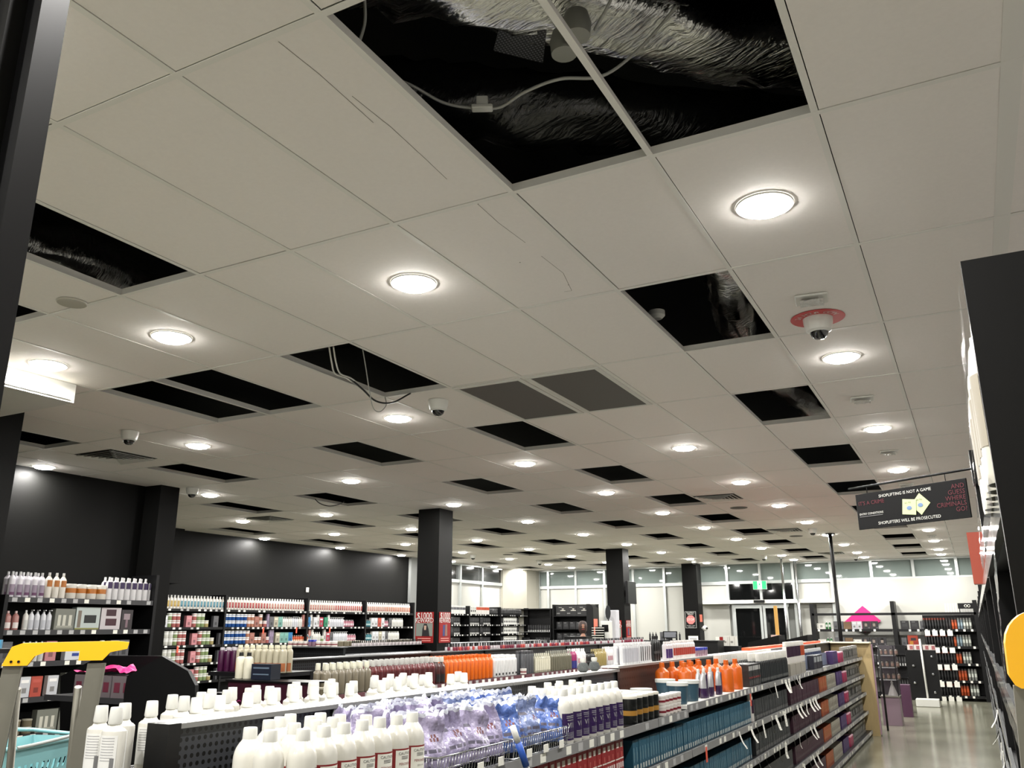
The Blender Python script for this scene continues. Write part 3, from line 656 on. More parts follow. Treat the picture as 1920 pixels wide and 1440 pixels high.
gbox('brnbx', 'boxed_set', 'plain brown card box', .19, .1, .19, (128, 98, 66), (138, 106, 72))
gbox('wcard', 'boxed_set', 'white box with small black icons', .2, .06, .15, (226, 224, 216), (232, 230, 222), bands=((.05, .13, .7, .85, (30, 30, 30)), (.05, .13, .45, .6, (30, 30, 30)), (.05, .13, .2, .35, (30, 30, 30)), (.4, .7, .3, .7, (190, 188, 184))))
gbox('dkbx', 'boxed_set', 'matt black appliance box', .2, .08, .21, (28, 28, 30), (38, 38, 40), bands=((.2, .8, .3, .7, (70, 70, 72)), (.2, .6, .8, .88, (150, 150, 150))))
gbox('wdkb', 'boxed_set', 'small white appliance box', .1, .06, .2, (222, 222, 216), (228, 228, 222), bands=((.2, .8, .3, .6, (90, 90, 92)), (.2, .8, .8, .88, (60, 60, 60))))
gbox('toolp', 'hanging_tool', 'slim black hanging tool with white tag', .04, .03, .2, (26, 26, 28), (36, 36, 38), bands=((.2, .8, .0, .25, (214, 214, 210)), (.35, .65, .45, .9, (110, 110, 112))))
gbox('orpos', 'boxed_set', 'orange red poster box', .24, .05, .26, (176, 44, 24), (206, 66, 28), bands=((.15, .5, .12, .45, (236, 160, 40)), (.3, .8, .5, .75, (50, 30, 34)), (.6, .9, .1, .4, (190, 40, 30))))
for key, desc, c in (('canb', 'black spray can with copper lid', (26, 26, 28)), ('cano', 'orange spray can', (196, 82, 36)), ('canw', 'pale grey spray can', (168, 172, 164)), ('cans', 'pale blue grey spray can', (140, 160, 170)), ('cand', 'black spray can with patterned label', (44, 40, 42))):
    cap = (166, 74, 54) if key == 'canb' else ((150, 150, 146) if key in ('canw', 'cans') else (60, 50, 50))
    gbottle(key, 'spray_can', desc, .03, .27, c, cap, tuple(min(255, int(v*1.25)+8) for v in c), (.3, .6), split=False, w=.064, sh=.93, neck=.85, capz=.16)
# goods on the second gondola
gbottle('crm', 'litre_bottle', 'cream capped litre bottle of taupe liquid', .042, .25, (150, 140, 118), (240, 238, 218), None, w=.088, d=.09, sh=.84, neck=.5, capz=.22, n=14, cr=.52)
gbottle('redl', 'litre_bottle', 'clear bottle of dark red liquid', .04, .25, (120, 16, 24), (205, 205, 200), (96, 12, 20), (.1, .6), w=.083, d=.085, sh=.8, neck=.5, capz=.2, n=12, cr=.5)
gbottle('rbk', 'litre_bottle', 'red and black bottle with white cap', .04, .25, (84, 24, 20), (232, 230, 222), (20, 18, 18), (.05, .35), w=.083, d=.085, n=12, capz=.2, cr=.6)
OPL = mat('orange_plastic_bottle', (200, 94, 22), .32, coat=.2)
gbottle('orn', 'litre_bottle', 'bright orange bottle', .038, .25, OPL, OPL, None, w=.08, d=.085, sh=.84, neck=.5, capz=.12, n=12, cr=.5)
gbottle('wbox', 'shampoo_bottle', 'white bottle with black circle print', .036, .23, (230, 230, 228), (238, 238, 236), (214, 214, 212), (.05, .75), w=.076, d=.08, sh=.86, neck=.6, oval=.9, two=(50, 50, 52), lhalf=.6)
gbottle('gcan', 'spray_can', 'grey aerosol can', .032, .26, (108, 110, 114), (90, 90, 94), None, w=.068, sh=.94, neck=.85, capz=.14)
gbottle('crs', 'serum_bottle', 'slim ivory bottle', .024, .22, (214, 210, 184), (228, 226, 206), (226, 222, 200), (.1, .7), w=.052, d=.056)
gbottle('khk', 'serum_bottle', 'khaki bottle with clear cap', .028, .24, (146, 142, 118), (190, 190, 176), (132, 128, 106), (.1, .7), w=.06, d=.062)
gbottle('mul', 'lotion_bottle', 'magenta to blue faded bottle', .032, .25, (190, 50, 120), (238, 238, 236), (56, 60, 150), (.02, .4), w=.068, lhalf=1.5)
gbottle('wtx', 'lotion_bottle', 'white bottle with red print', .032, .25, (232, 230, 230), (238, 238, 238), (226, 170, 176), (.25, .5), w=.068, d=.07)
gbottle('gld', 'lotion_bottle', 'pale gold bottle', .026, .23, (206, 186, 120), (214, 198, 140), None, w=.056, roughb=.2)
gbottle('nail', 'nail_polish', 'small nail polish bottle with grey cap', .014, .075, (150, 40, 70), (150, 150, 152), None, w=.036, split=False, capz=.45, sh=.9, neck=.7, n=8, cr=.6)
gbottle('nai2', 'nail_polish', 'small coral nail polish bottle', .014, .075, (226, 90, 84), (190, 190, 192), None, w=.036, split=False, capz=.45, sh=.9, neck=.7, n=8, cr=.6)
gbottle('nai3', 'nail_polish', 'small clear nail polish bottle with dark cap', .014, .075, (196, 188, 190), (40, 40, 42), None, w=.036, split=False, capz=.45, sh=.9, neck=.7, n=8, cr=.6)
gbottle('pplt', 'tube_bottle', 'dark plum tube with silver cap', .028, .18, (84, 20, 70), (196, 190, 196), None, w=.064, sh=.9, neck=.6)
gbottle('crp', 'tube_bottle', 'ivory bottle with amber base band', .03, .2, (222, 214, 186), (226, 222, 196), (206, 122, 70), (.05, .35), w=.063, sh=.86, neck=.6, lhalf=1.4)
gbottle('ivb', 'lotion_bottle', 'ivory white bottle with black pump cap', .036, .19, (232, 228, 206), (30, 30, 30), None, w=.076, sh=.85, capz=.14, neck=.45)
gbottle('sml', 'lotion_bottle', 'white box like bottle in the block of slim bottles', .022, .155, (234, 234, 236), (244, 244, 244), (205, 205, 212), (.1, .75), w=.047, d=.05, sh=.9, neck=.7)
gbottle('smb', 'lotion_bottle', 'slim white bottle with black stripe', .022, .155, (234, 234, 236), (244, 244, 244), (30, 30, 32), (.1, .8), w=.047, d=.05, sh=.9, neck=.7, lhalf=.35)
gbottle('smr', 'lotion_bottle', 'small white bottle with red print', .026, .155, (234, 230, 228), (244, 244, 242), (216, 84, 70), (.2, .6), w=.056, d=.058, sh=.86, neck=.6)
gbottle('smp', 'lotion_bottle', 'small white bottle with violet blue print', .026, .15, (232, 228, 232), (244, 244, 242), (90, 60, 140), (.1, .6), w=.056, d=.058, sh=.86, neck=.6)
gjar('bluj', 'cream_tub', 'small pink jar with blue lid', .028, .08, (190, 150, 170), (44, 60, 190), None, lidh=.3)
# goods on the front gondola
gjar('gjar', 'jar', 'black jar with gold band and white lid', .048, .155, (26, 28, 26), (214, 210, 196), (206, 150, 60), lidh=.1, n=24, bz=(.3, .48))
gjar('stub', 'cream_tub', 'small white and red tub', .038, .062, (226, 218, 210), (238, 234, 228), (150, 30, 50), lidh=.2, n=20, bz=(.3, .52)); KIND['stub']['h'] = .063
gjar('btub', 'bucket_tub', 'large slate blue tub with white lid', .072, .145, (70, 104, 122), (220, 222, 216), None, lidh=.16, n=28, taper=.88, lr=1.06)
gbottle('orb', 'litre_bottle', 'bright orange litre bottle', .055, .25, OPL, OPL, None, w=.114, d=.114, sh=.8, neck=.4, capz=.15, n=28, cr=.38, cat='bottle')
gbox('blkx', 'boxed_set', 'black box with white and red label', .048, .08, .19, (30, 32, 32), (34, 36, 36), bands=((.2, .8, .72, .92, (210, 210, 206)), (.1, .9, .36, .44, (150, 46, 40)), (.25, .7, .08, .28, (120, 120, 116))))
gbottle('bkw', 'developer_bottle', 'black square bottle with large white cap', .033, .27, (30, 34, 36), (236, 234, 226), (44, 50, 52), (.05, .6), w=.07, d=.072, sh=.88, neck=.75, capz=.26, n=12, cr=.8, two=(110, 112, 110))
gbottle('wpp', 'developer_bottle', 'white capped bottle with plum label', .03, .23, (232, 228, 222), (240, 238, 230), (62, 28, 60), (.3, .78), w=.064, d=.066, sh=.88, neck=.75, capz=.2, n=12, cr=.85)
gbottle('wor', 'developer_bottle', 'white capped bottle with orange label', .03, .23, (232, 228, 222), (240, 238, 230), (214, 90, 44), (.3, .78), w=.064, d=.066, sh=.88, neck=.75, capz=.2, n=12, cr=.85)
gbox('tray', 'display_tray', 'pale card display tray', .3, .1, .12, (196, 190, 176), (200, 194, 180))
gbox('dcar', 'display_carton', 'dark navy display carton', .2, .12, .16, (34, 34, 50), (40, 40, 58), bands=((.05, .3, .5, .9, (170, 176, 180)), (.38, .62, .5, .9, (190, 196, 200)), (.7, .95, .5, .9, (170, 176, 180))))
gbottle('tubb', 'tube_bottle', 'small blue and white tube', .016, .1, (70, 84, 120), (214, 216, 216), None, w=.036, split=False, sh=.9, neck=.8, capz=.4, cr=.85)
gbox('pink', 'tissue_pack', 'grey pack with magenta print', .2, .16, .15, (120, 112, 116), (128, 118, 122), bands=((.12, .42, .25, .7, (120, 50, 70)), (.6, .9, .25, .7, (120, 50, 70))))

# pouch of powder in crinkled clear plastic
def pouch_mesh(c, seed):
    base = mat('pouch_%d_%d' % (c[0], c[2]), c, .2, coat=.8, bump=1.0, noise_scale=34, noise_amt=.28); prt = mat('pouch_print', (84, 80, 96), .5); dia = mat('pouch_diamond', (96, 44, 44), .5); clr = mat('pouch_clear', (226, 230, 240), .06, coat=1, bump=.8, noise_scale=40)
    mb = MB(); N, Mz = 22, 16; W, D, Hh = .098, .036, .215; n0 = len(mb.v); grid = []
    for side in (-1, 1):
        g = []
        for j in range(Mz+1):
            row = []
            for i in range(N+1):
                u = i/N*2-1; t = j/Mz
                th = (max(0, 1-abs(u)**2.6)**.55)*(math.sin(min(1, t*1.35+.12)*PI)**.6 if t < .78 else .12*(1.2-t))
                q = Vector((u*3+seed, t*5, side*2+seed))
                nz = noise.noise(q*1.3)*.015+abs(noise.noise(q*3.1))*.016+noise.noise(q*7)*.006
                x = u*W*(1-.18*max(0, t-.7)/.3+.04*noise.noise(q)); z = t*Hh+.02*noise.noise(Vector((u*4, seed, 1)))*(t > .75)
                y = side*(D*th+nz*(.5 if t < .8 else .9))+.02*noise.noise(Vector((u*2.2, t*3, seed)))*(t**1.5)*2
                row.append(len(mb.v)); mb.v.append((x, y, max(z, 0)))
            g.append(row)
        grid.append(g)
        for j in range(Mz):
            for i in range(N):
                q = (g[j][i], g[j][i+1], g[j+1][i+1], g[j+1][i]); q = q if side < 0 else q[::-1]
                m = base
                if j >= 15: m = clr
                if side < 0:
                    if j in (9, 8) and 13 <= i <= 17 and (i+j) % 2: m = dia
                    if j in (5, 3) and 5 <= i <= 17 and i % 5: m = prt
                    if j == 10 and 4 <= i <= 10: m = prt
                mb.f.append(q); mb.mi.append(mb.m(m)); mb.sm.append(True)
    for j in range(Mz):
        for i, fl in ((0, 0), (N, 1)):
            a, b_, c_, d_ = grid[0][j][i], grid[0][j+1][i], grid[1][j+1][i], grid[1][j][i]
            mb.f.append((a, b_, c_, d_) if not fl else (d_, c_, b_, a)); mb.mi.append(mb.m(clr)); mb.sm.append(True)
    return mb.mesh('pouch')
for i, (c, nm) in enumerate((((158, 150, 178), 'lavender'), ((150, 142, 172), 'lavender'), ((82, 108, 172), 'blue'), ((70, 96, 164), 'blue'), ((118, 132, 172), 'pale blue'))):
    kind('pouch%d' % i, 'powder_pouch', '%s powder pouch in crinkled clear plastic' % nm, 'pouch', .2, [('powder_pouch', pouch_mesh(c, i*3.7+1))], .06)
# slim spouted pouch (purple and silver)
def spout():
    m = MB(); pm = mat('plum_foil', (52, 32, 66), .25, coat=.5); sv = mat('silver_foil_print', (190, 190, 192), .3, metal=.4)
    m.lathe([(.001, 0), (.048, 0), (.051, .01), (.05, .07)], pm, 16, 1, .5, cap1=False); m.lathe([(.05, .07), (.047, .125), (.034, .165), (.014, .182)], sv, 16, 1, .5, cap0=False)
    m.box(-.008, .008, -.026, -.022, .05, .17, pm)
    c = MB(); c.lathe([(.012, .18), (.0135, .185), (.011, .205)], WCAP, 12)
    return [('spout_pouch', m.mesh('p')), ('cap', c.mesh('c'))]
kind('spout', 'spout_pouch', 'plum and silver spouted pouch', 'pouch', .1, spout(), .055)
# ================================================================ GONDOLAS
def YP(u, x, z):                               # y on the line (x, z) seen at photo column u
    lo, hi = .3, 60
    for _ in range(50):
        m = (lo+hi)/2; X = Vector((x, m, z-CZ)); px = 960+FPX*X.dot(CR)/X.dot(CF)
        if px < u: lo = m
        else: hi = m
    return lo
def shelf_part(t, x0, x1, y0, y1, z, rail=None, mt=BSTEEL, railmt=RAILG, name='shelf', th=.025, rh=.045):
    o = MB().box(x0, x1, y0, y1, z-th, z, mt).build(name, t)
    if rail:
        mb = MB()
        if rail in ('x+', 'x-'):
            xf = x1 if rail == 'x+' else x0; s_ = 1 if rail == 'x+' else -1
            a, b_ = sorted((xf, xf+s_*.012)); mb.box(a, b_, y0+.004, y1-.004, z-rh, z+.004, railmt)
            L = y1-y0; k = max(2, int(L/.13)); rr = random.Random(int(y0*100)+int(z*100))
            for i in range(k):
                if rr.random() < .25: continue
                c = y0+L*(i+.5)/k; a, b_ = sorted((xf+s_*.012, xf+s_*.0135)); mb.box(a, b_, c-.028, c+.028, z-rh+.006, z-.002, PAPER if rr.random() < .5 else LGREY)
        else:
            mb.box(x0+.004, x1-.004, y0-.012, y0, z-rh, z+.004, railmt)
            L = x1-x0; k = max(2, int(L/.16)); rr = random.Random(int(x0*100)+int(z*100)+9)
            for i in range(k):
                if rr.random() < .25: continue
                c = x0+L*(i+.5)/k; mb.box(c-.026, c+.026, y0-.0135, y0-.012, z-rh+.006, z-.002, PAPER)
        mb.build('price_rail', o)
    return o
G1T = thing('gondola', 'long black double sided gondola of hair colour at the front right', 'shelving unit', (0, 0, 0))
Y1 = [2.08, 3.25, 4.4, 5.4, 6.05, 8.05, 9.8, 11.5, 13.3, 14.9, 16.4]
def g1z(y): return 1.24 if y < 6.04 else 1.27
for i in range(len(Y1)-1):
    a, b_ = Y1[i], Y1[i+1]; tz = 1.485 if b_ < 6.1 else 1.505
    MB().box(-2.385, -2.35, a+.015, b_-.015, .1, tz-.005, PEGB if 6 < a < 9 else PEG).build('spine_panel', G1T)
    MB().box(-2.4, -2.335, b_-.02, b_+.02, 0, tz-.004, BLKG).build('upright', G1T)
    MB().box(-2.47, -2.335, a+.002, b_-.002, tz, tz+.012, WHT).box(-2.335, -2.325, a+.002, b_-.002, tz-.003, tz+.013, mat('ledge_edge', (120, 120, 118), .3)).build('top_ledge', G1T)
    shelf_part(G1T, -2.335, -1.842, a+.003, b_-.003, g1z(a), 'x+', mt=WHT if 6.0 < a < 8 else BSTEEL)
    for z in (.985, .70, .40): shelf_part(G1T, -2.335, -1.832, a+.003, b_-.003, z, 'x+')
    shelf_part(G1T, -2.335, -1.80, a+.003, b_-.003, .09, 'x+', th=.08)
    shelf_part(G1T, -2.9, -2.4, a+.003, b_-.003, 1.29, 'x-')
    shelf_part(G1T, -2.9, -2.4, a+.003, b_-.003, .8, 'x-')
MB().box(-2.42, -2.32, 2.04, 2.09, 0, 1.5, BLKG).build('upright', G1T)
shelf_part(G1T, -2.9, -2.1, 1.3, 2.04, 1.29, None); MB().box(-2.55, -2.45, 1.5, 1.6, 0, 1.265, BLKG).build('upright', G1T)
WOOD = mat('pale_timber', (176, 154, 110), .6, noise_amt=.15, noise_scale=8, stretch=(8, 8, .6)); 
MB().box(-1.95, -1.68, 16.42, 16.5, 0, 1.5, WOOD).box(-2.9, -1.95, 16.42, 16.5, 0, 1.5, WOOD).box(-2.9, -1.68, 16.3, 16.62, 1.5, 1.52, mat('cream_board', (220, 210, 180), .5)).build('timber_end_frame', G1T)
MB().box(-2.9, -1.66, 16.5, 16.56, .02, 1.48, mat('lilac_panel', (170, 140, 160), .3)).build('end_panel', G1T)
# --- front row: litre bottles
W1 = 'on the front gondola top shelf'
G_ = 'white litre bottles with red labels at the near end of the front gondola'
fr = [(470, 1361), (508, 1366), (556, 1369), (595, 1364), (632, 1359), (665, 1354), (697, 1348), (728, 1343), (756, 1338)]
back = [(505, 1347), (523, 1342), (541, 1337), (552, 1353), (583, 1340), (590, 1348), (601, 1334), (622, 1342), (637, 1337), (650, 1340)]
def spread(pts, ztop, z, mind=.0955, xmax=-1.885, xmin=-2.285):
    out = []
    for (u, v, f) in pts:
        p = AT(u, v, z=ztop); x = min(max(p.x, xmin), xmax); y = p.y
        for it in range(60):
            bad = False
            for (a_, b_, _f) in out:
                d_ = math.hypot(x-a_, y-b_)
                if d_ < mind: x += (x-a_)/max(d_, 1e-4)*.006; y += (y-b_)/max(d_, 1e-4)*.006+.0005; bad = True
            x = min(max(x, xmin), xmax)
            if not bad: break
        if not bad: out.append((x, y, f))
    return out
for i, (x, y, f) in enumerate(spread([(u, v+3, 1) for u, v in fr]+[(u, v+3, 0) for u, v in back], 1.24+.2545, 1.24)):
    first = x < -1.9 and y < 2.33
    o = put('peroxred' if first else 'perox', (x, y, 1.24), PI/2+(-.5 if first else -.12)+random.uniform(-.06, .06),
            'white litre bottle with plain red label at the near end of the front gondola' if first else 'white litre bottle with red edged caution label at the near end of the front gondola', 'plain red label litre bottles' if first else 'caution label litre bottles')
    if not first and f:
        wrap_text(o, 'CAUTION', .013, .0481, .129, INK); wrap_text(o, 'PEROXIDE', .0115, .0481, .095, DRED); wrap_text(o, '20Vol. 6%', .007, .0481, .079, INK)
# --- pouches in wire baskets
def basket(y0, y1, lab):
    t = thing('wire_basket', lab, 'wire basket', (-2.07, (y0+y1)/2, 1.243), 0, 'wire baskets on the front gondola')
    L = (y1-y0)/2-.012; W = .235; Hh = .085
    def rim(z, r): 
        return MB().tube([(-W, -L, z), (W, -L, z), (W, L, z), (-W, L, z)], r, CHROME, 6, closed=True)
    rim(Hh, .0035).build('rim', t); rim(.006, .003).build('base_ring', t)
    mb = MB()
    n = int(2*L/.022)
    for i in range(n+1):
        y = -L+2*L*i/n
        mb.rod((W, y, .005), (W+.012, y, Hh), .0014, CHROME, 5); mb.rod((-W, y, .005), (-W, y, Hh), .0014, CHROME, 5)
    for i in range(20):
        x = -W+2*W*i/19; mb.rod((x, -L, .005), (x, -L, Hh), .0014, CHROME, 5); mb.rod((x, L, .005), (x, L, Hh), .0014, CHROME, 5)
    mb.rod((W+.006, -L, .045), (W+.006, L, .045), .0018, CHROME, 5); mb.build('wire_grid', t)
    for i in range(3): MB().bbox(W+.013, W+.016, -L+.1+i*.17, -L+.15+i*.17, .0, .035, PAPER, .001).build('price_tag', t)
basket(2.86, 3.44, 'chrome wire basket holding lavender powder pouches'); basket(3.46, 4.04, 'chrome wire basket holding blue powder pouches')
def pouches(kinds, xy, lab):
    for (x, y, z, rz, tx, k_) in xy:
        put('pouch%d' % kinds[k_ % len(kinds)], (x, y, z), rz, lab, lab, (tx, random.uniform(-.12, .12)))
rr = random.Random(4)
L_ = []
for j, y in enumerate((2.93, 3.08, 3.22, 3.37)):
    for r, x in enumerate((-1.91, -2.03, -2.15, -2.26)):
        L_.append((x+rr.uniform(-.01, .01), y+rr.uniform(-.02, .02), 1.262+(.015 if r > 1 else 0), PI/2-.35+rr.uniform(-.35, .35), -.16-rr.uniform(0, .12), j+r))
pouches((0, 1), L_, 'lavender powder pouch in crinkled clear plastic in the wire basket')
L_ = []
for j, y in enumerate((3.52, 3.66, 3.8, 3.94)):
    for r, x in enumerate((-1.91, -2.03, -2.15, -2.26)):
        L_.append((x+rr.uniform(-.01, .01), y+rr.uniform(-.02, .02), 1.262+(.015 if r > 1 else 0), PI/2-.35+rr.uniform(-.35, .35), -.16-rr.uniform(0, .12), j+r))
pouches((2, 3, 4), L_, 'blue powder pouch in crinkled clear plastic in the wire basket')
# --- deep purple label bottles
VF = [(1013, 1294), (1047, 1297), (1061, 1295), (1072, 1292), (1085, 1290), (1097, 1288), (1114, 1287), (1126, 1284), (1137, 1282), (1147, 1278), (1161, 1277)]
VB = [(982, 1292), (998, 1291), (1027, 1278), (1049, 1275), (1073, 1273), (1033, 1285), (1055, 1284), (1087, 1277), (1102, 1274), (1120, 1278), (1131, 1276), (1103, 1281), (1090, 1283), (1066, 1286), (1079, 1280), (1112, 1280), (1016, 1285), (1040, 1290)]
vn = 0
for i, (x, y, f) in enumerate(spread([(u, v+2, 1) for u, v in VF]+[(u, v+2, 0) for u, v in VB], 1.24+.2545, 1.24)):
    if y < 4.06 or y > 5.02: y = min(max(y, 4.09), 4.99)
    o = put('vbot', (x, y, 1.24), PI/2-.15+random.uniform(-.08, .08), 'white litre bottle with deep purple label on the front gondola top shelf', 'purple label litre bottles')
    if f: wrap_text(o, 'V%d' % (1 if y < 4.4 else (2 if y < 4.8 else 3)), .034, .0482, .085, LGREY); wrap_text(o, 'DEVELOPER', .0075, .0482, .11, LGREY)
stock([('gjar', 5, 2)], (-1.9, 5.03), (0, 1), PI/2, 1.24, W1, gap=.0)
stock([('stub', 5, 1, 2)], (-1.885, 5.56), (0, 1), PI/2, 1.24, W1, gap=.004)
stock([('stub', 4, 1, 1)], (-1.965, 5.58), (0, 1), PI/2, 1.24, W1, gap=.006)
for (x, y, lab) in ((-2.16, 5.62, 'large slate blue tub with white lid, nearest and furthest back'), (-2.1, 5.86, 'large slate blue tub with white lid behind the small white tubs'), (-1.93, 6.14, 'large slate blue tub with white lid at the shelf edge'), (-1.93, 6.42, 'large slate blue tub with white lid beside the plum pouches'), (-2.12, 6.45, 'large slate blue tub with white lid behind, near the orange bottles')):
    put('btub', (x, y, 1.27 if y > 6.05 else 1.24), 0, lab, 'slate blue tubs')
for (x, y) in ((-2.24, 6.75), (-2.22, 6.95), (-2.2, 7.15), (-2.09, 7.04), (-2.09, 6.85), (-2.08, 7.24), (-2.2, 7.36), (-2.06, 7.46), (-1.91, 7.45), (-1.91, 7.76), (-2.06, 7.7), (-2.2, 7.62)):
    put('orb', (x, y, 1.27), PI/2+random.uniform(-.2, .2), 'bright orange litre bottle on the front gondola top shelf', 'orange litre bottles on the front gondola')
for (x, y) in ((-1.9, 6.72), (-1.96, 6.78), (-1.9, 6.9), (-1.97, 6.97), (-1.89, 7.1), (-1.97, 7.16)):
    put('spout', (x, y, 1.27), PI/2+random.uniform(-.4, .1), 'plum and silver spouted pouch in front of the orange bottles', 'plum spouted pouches')
W1b = 'on the front gondola top shelf'
stock([('blkx', 9, 2)], (-1.9, 8.03), (0, 1), PI/2, 1.27, W1b)
stock([('bkw', 17, 2)], (-1.89, 8.55), (0, 1), PI/2, 1.27, W1b, gap=.008)
stock([('bkw', 30, 1)], (-2.12, 7.9), (0, 1), PI/2, 1.27, W1b, gap=.008)
put('tray', (-1.9, 10.1, 1.27), PI/2, 'pale card tray under plum labelled bottles, nearer one', 'pale card display trays'); put('tray', (-1.9, 10.42, 1.27), PI/2, 'pale card tray under plum labelled bottles, middle one', 'pale card display trays'); put('tray', (-1.9, 10.74, 1.27), PI/2, 'pale card tray under plum labelled bottles, further one', 'pale card display trays')
stock([('wpp', 12, 1), ('wor', 4, 1)], (-1.9, 9.97), (0, 1), PI/2, 1.392, 'on a card tray')
stock([('wpp', 20, 1)], (-2.02, 9.95), (0, 1), PI/2, 1.3, 'behind the card trays', gap=.01)
stock([('dcar', 3, 1)], (-1.925, 11.6), (0, 1), PI/2, 1.27, W1b, gap=.02)
stock([('tubb', 36, 1)], (-2.0, 11.4), (0, 1), PI/2, 1.40, 'in the raised rack', gap=.01)
t = thing('tube_rack', 'low rack of small tubes behind the navy cartons', 'rack', (-2.05, 12.25, 1.272)); MB().box(-.06, .1, -.9, .95, .0, .126, BLKG).build('tray', t); MB().box(.1, .105, -.9, .95, 0, .16, mat('rack_front', (120, 130, 150), .3)).build('front_lip', t)
stock([('purb', 4, 1)], (-1.9, 13.2), (0, 1), PI/2, 1.27, W1b); stock([('pktub', 3, 2)], (-1.9, 13.85), (0, 1), PI/2, 1.27, W1b, gap=.01)
stock([('packb', 12, 1)], (-1.9, 14.4), (0, 1), PI/2, 1.27, W1b, gap=.02)
# price strips curling off the rails
def curl_mesh(sd):
    rr = random.Random(sd); mb = MB(); n = 10; P = []; a = .1
    x = z = 0
    for i in range(n+1):
        P.append((x, z)); a += rr.uniform(-.1, .25); x += .014*math.sin(a*.8); z -= .014*math.cos(a*.8)
    for i in range(n):
        (x0, z0), (x1, z1) = P[i], P[i+1]; s0 = .014*math.sin(i*.3)*rr.choice((.5, 1))
        mb.face([(x0, -.016, z0), (x0, .016, z0), (x1, .016, z1), (x1, -.016, z1)], PAPER, True); mb.face([(x0-.0006, .016, z0), (x0-.0006, -.016, z0), (x1-.0006, -.016, z1), (x1-.0006, .016, z1)], PAPER, True)
        if i % 2: mb.face([(x0+.0005, -.007, z0), (x0+.0005, .005, z0), (x0*.5+x1*.5+.0005, .005, z0*.5+z1*.5), (x0*.5+x1*.5+.0005, -.007, z0*.5+z1*.5)], LGREY)
    return mb.mesh('curl')
for i in range(5): kind('curl%d' % i, 'price_strip', 'curled white paper price strip', 'price strip', .03, [('price_strip', curl_mesh(i*3+1))])
CURL = {1.27: [1440, 1452, 1472, 1478, 1487, 1493, 1498], .985: [1482, 1492, 1498, 1503, 1509, 1516, 1521, 1526, 1383, 1405, 1415, 1427, 1443, 1452, 1460, 1468], .70: [1355, 1382, 1405, 1419, 1432, 1446, 1458, 1470, 1486, 1496, 1507, 1518, 1524], .40: [1470, 1480, 1489, 1497, 1505, 1515, 1523, 1530]}
nm = {1.27: 'top', .985: 'second', .70: 'third', .40: 'fourth'}
for z, us in CURL.items():
    for u in us:
        y = YP(u, -1.82, z); put('curl%d' % random.randrange(5), (-1.816 if z > 1.2 else -1.806, y, z-.008), random.uniform(-.5, .5), 'curled white paper price strip hanging from the %s shelf rail' % nm[z], 'price strips on the %s rail' % nm[z])
for (u, z) in ((1200+780/3.79, 1.24), (1320, .985), (1325, .7)):
    y = YP(u, -1.82, z); MB().box(0, .002, -.02, .02, -.1, 0, mat('sale_flag', (220, 84, 60), .5)).build('shelf_flag', None, (-1.817 if z > 1 else -1.806, y, z-.01), label='coral red paper flag hanging from the %s shelf rail' % {1.24: 'top', .985: 'second', .7: 'third'}[z], cat='flag')
# --- lower shelves of the front gondola: hair colour boxes
STUFFB = MB()
def facings(key, y0, y1, z, where, rows=1):
    if z < .5:                                                          # the furthest and lowest boxes: one mass
        n = int((y1-y0)/(KIND[key]['w']+.003)); me = KIND[key]['parts'][0][1]; M = [me.materials[i] for i in range(len(me.materials))]
        for i in range(n):
            y = y0+(i+.5)*(KIND[key]['w']+.003); T = Matrix.Translation((-1.9, y, z+.001)) @ Matrix.Rotation(PI/2, 4, 'Z')
            for p in me.polygons: STUFFB.face([T @ me.vertices[v].co for v in p.vertices], M[p.material_index])
        return
    n = int((y1-y0)/(KIND[key]['w']+.003)); stock([(key, n, rows)], (-1.9, y0), (0, 1), PI/2, z, where, gap=.003, jit=.02)
for z, nm_, y00 in ((.985, 'second', 3.7), (.70, 'third', 5.7), (.40, 'fourth', 7.6), (.09, 'bottom', 9.8)):
    w = 'on the %s shelf of the front gondola' % nm_
    if z > .9: facings('redb', 3.74, 4.9, z, w)
    if 8 > y00: facings('tealb', max(5.0, y00), 8.0 if z != .7 else 7.95, z, w)
    a = {.985: 8.08, .70: 8.08, .40: 7.9, .09: 9.9}[z]
    if z > .3: facings('darkb', a, 9.72, z, w)
    facings('marb', 9.85, 11.75, z, w); facings('orgb', 11.8, 12.4, z, w); facings('creb', 12.45, 13.3, z, w); facings('purb', 13.35, 13.95, z, w)
    stock([('pktub', 3, 1)], (-1.9, 14.0), (0, 1), PI/2, z, w, gap=.01); stock([('packb', 12, 1)], (-1.9, 14.45), (0, 1), PI/2, z, w, gap=.015)
stock([('wpp', 1, 1)], (-1.87, 8.0), (0, 1), PI/2, .985, 'between the teal and charcoal boxes')
STUFFB.build('hair_colour_boxes', label='massed hair colour boxes on the two lowest shelves of the front gondola', cat='boxes', kind='stuff')
# --- tall white bottles on the far side of the front gondola
for (x, y) in ((-2.52, 1.94), (-2.53, 2.035), (-2.43, 1.925), (-2.52, 2.135)):
    o = put('tall', (x, y, 1.29), .35+random.uniform(-.1, .1), 'tall white oval bottle with narrow flat cap left of the gondola end', 'tall white bottles beside the gondola end')
k = 0
for r in range(4):
    y = 2.3+r*.03
    while y < 4.35-(.1*r):
        if random.random() < .8: put('tall', (-2.49-r*.095, y, 1.265 if False else 1.29), random.uniform(-.3, .3), 'tall white oval bottle whose cap shows above the front gondola ledge', 'tall white bottles behind the gondola ledge')
        y += random.uniform(.105, .14)
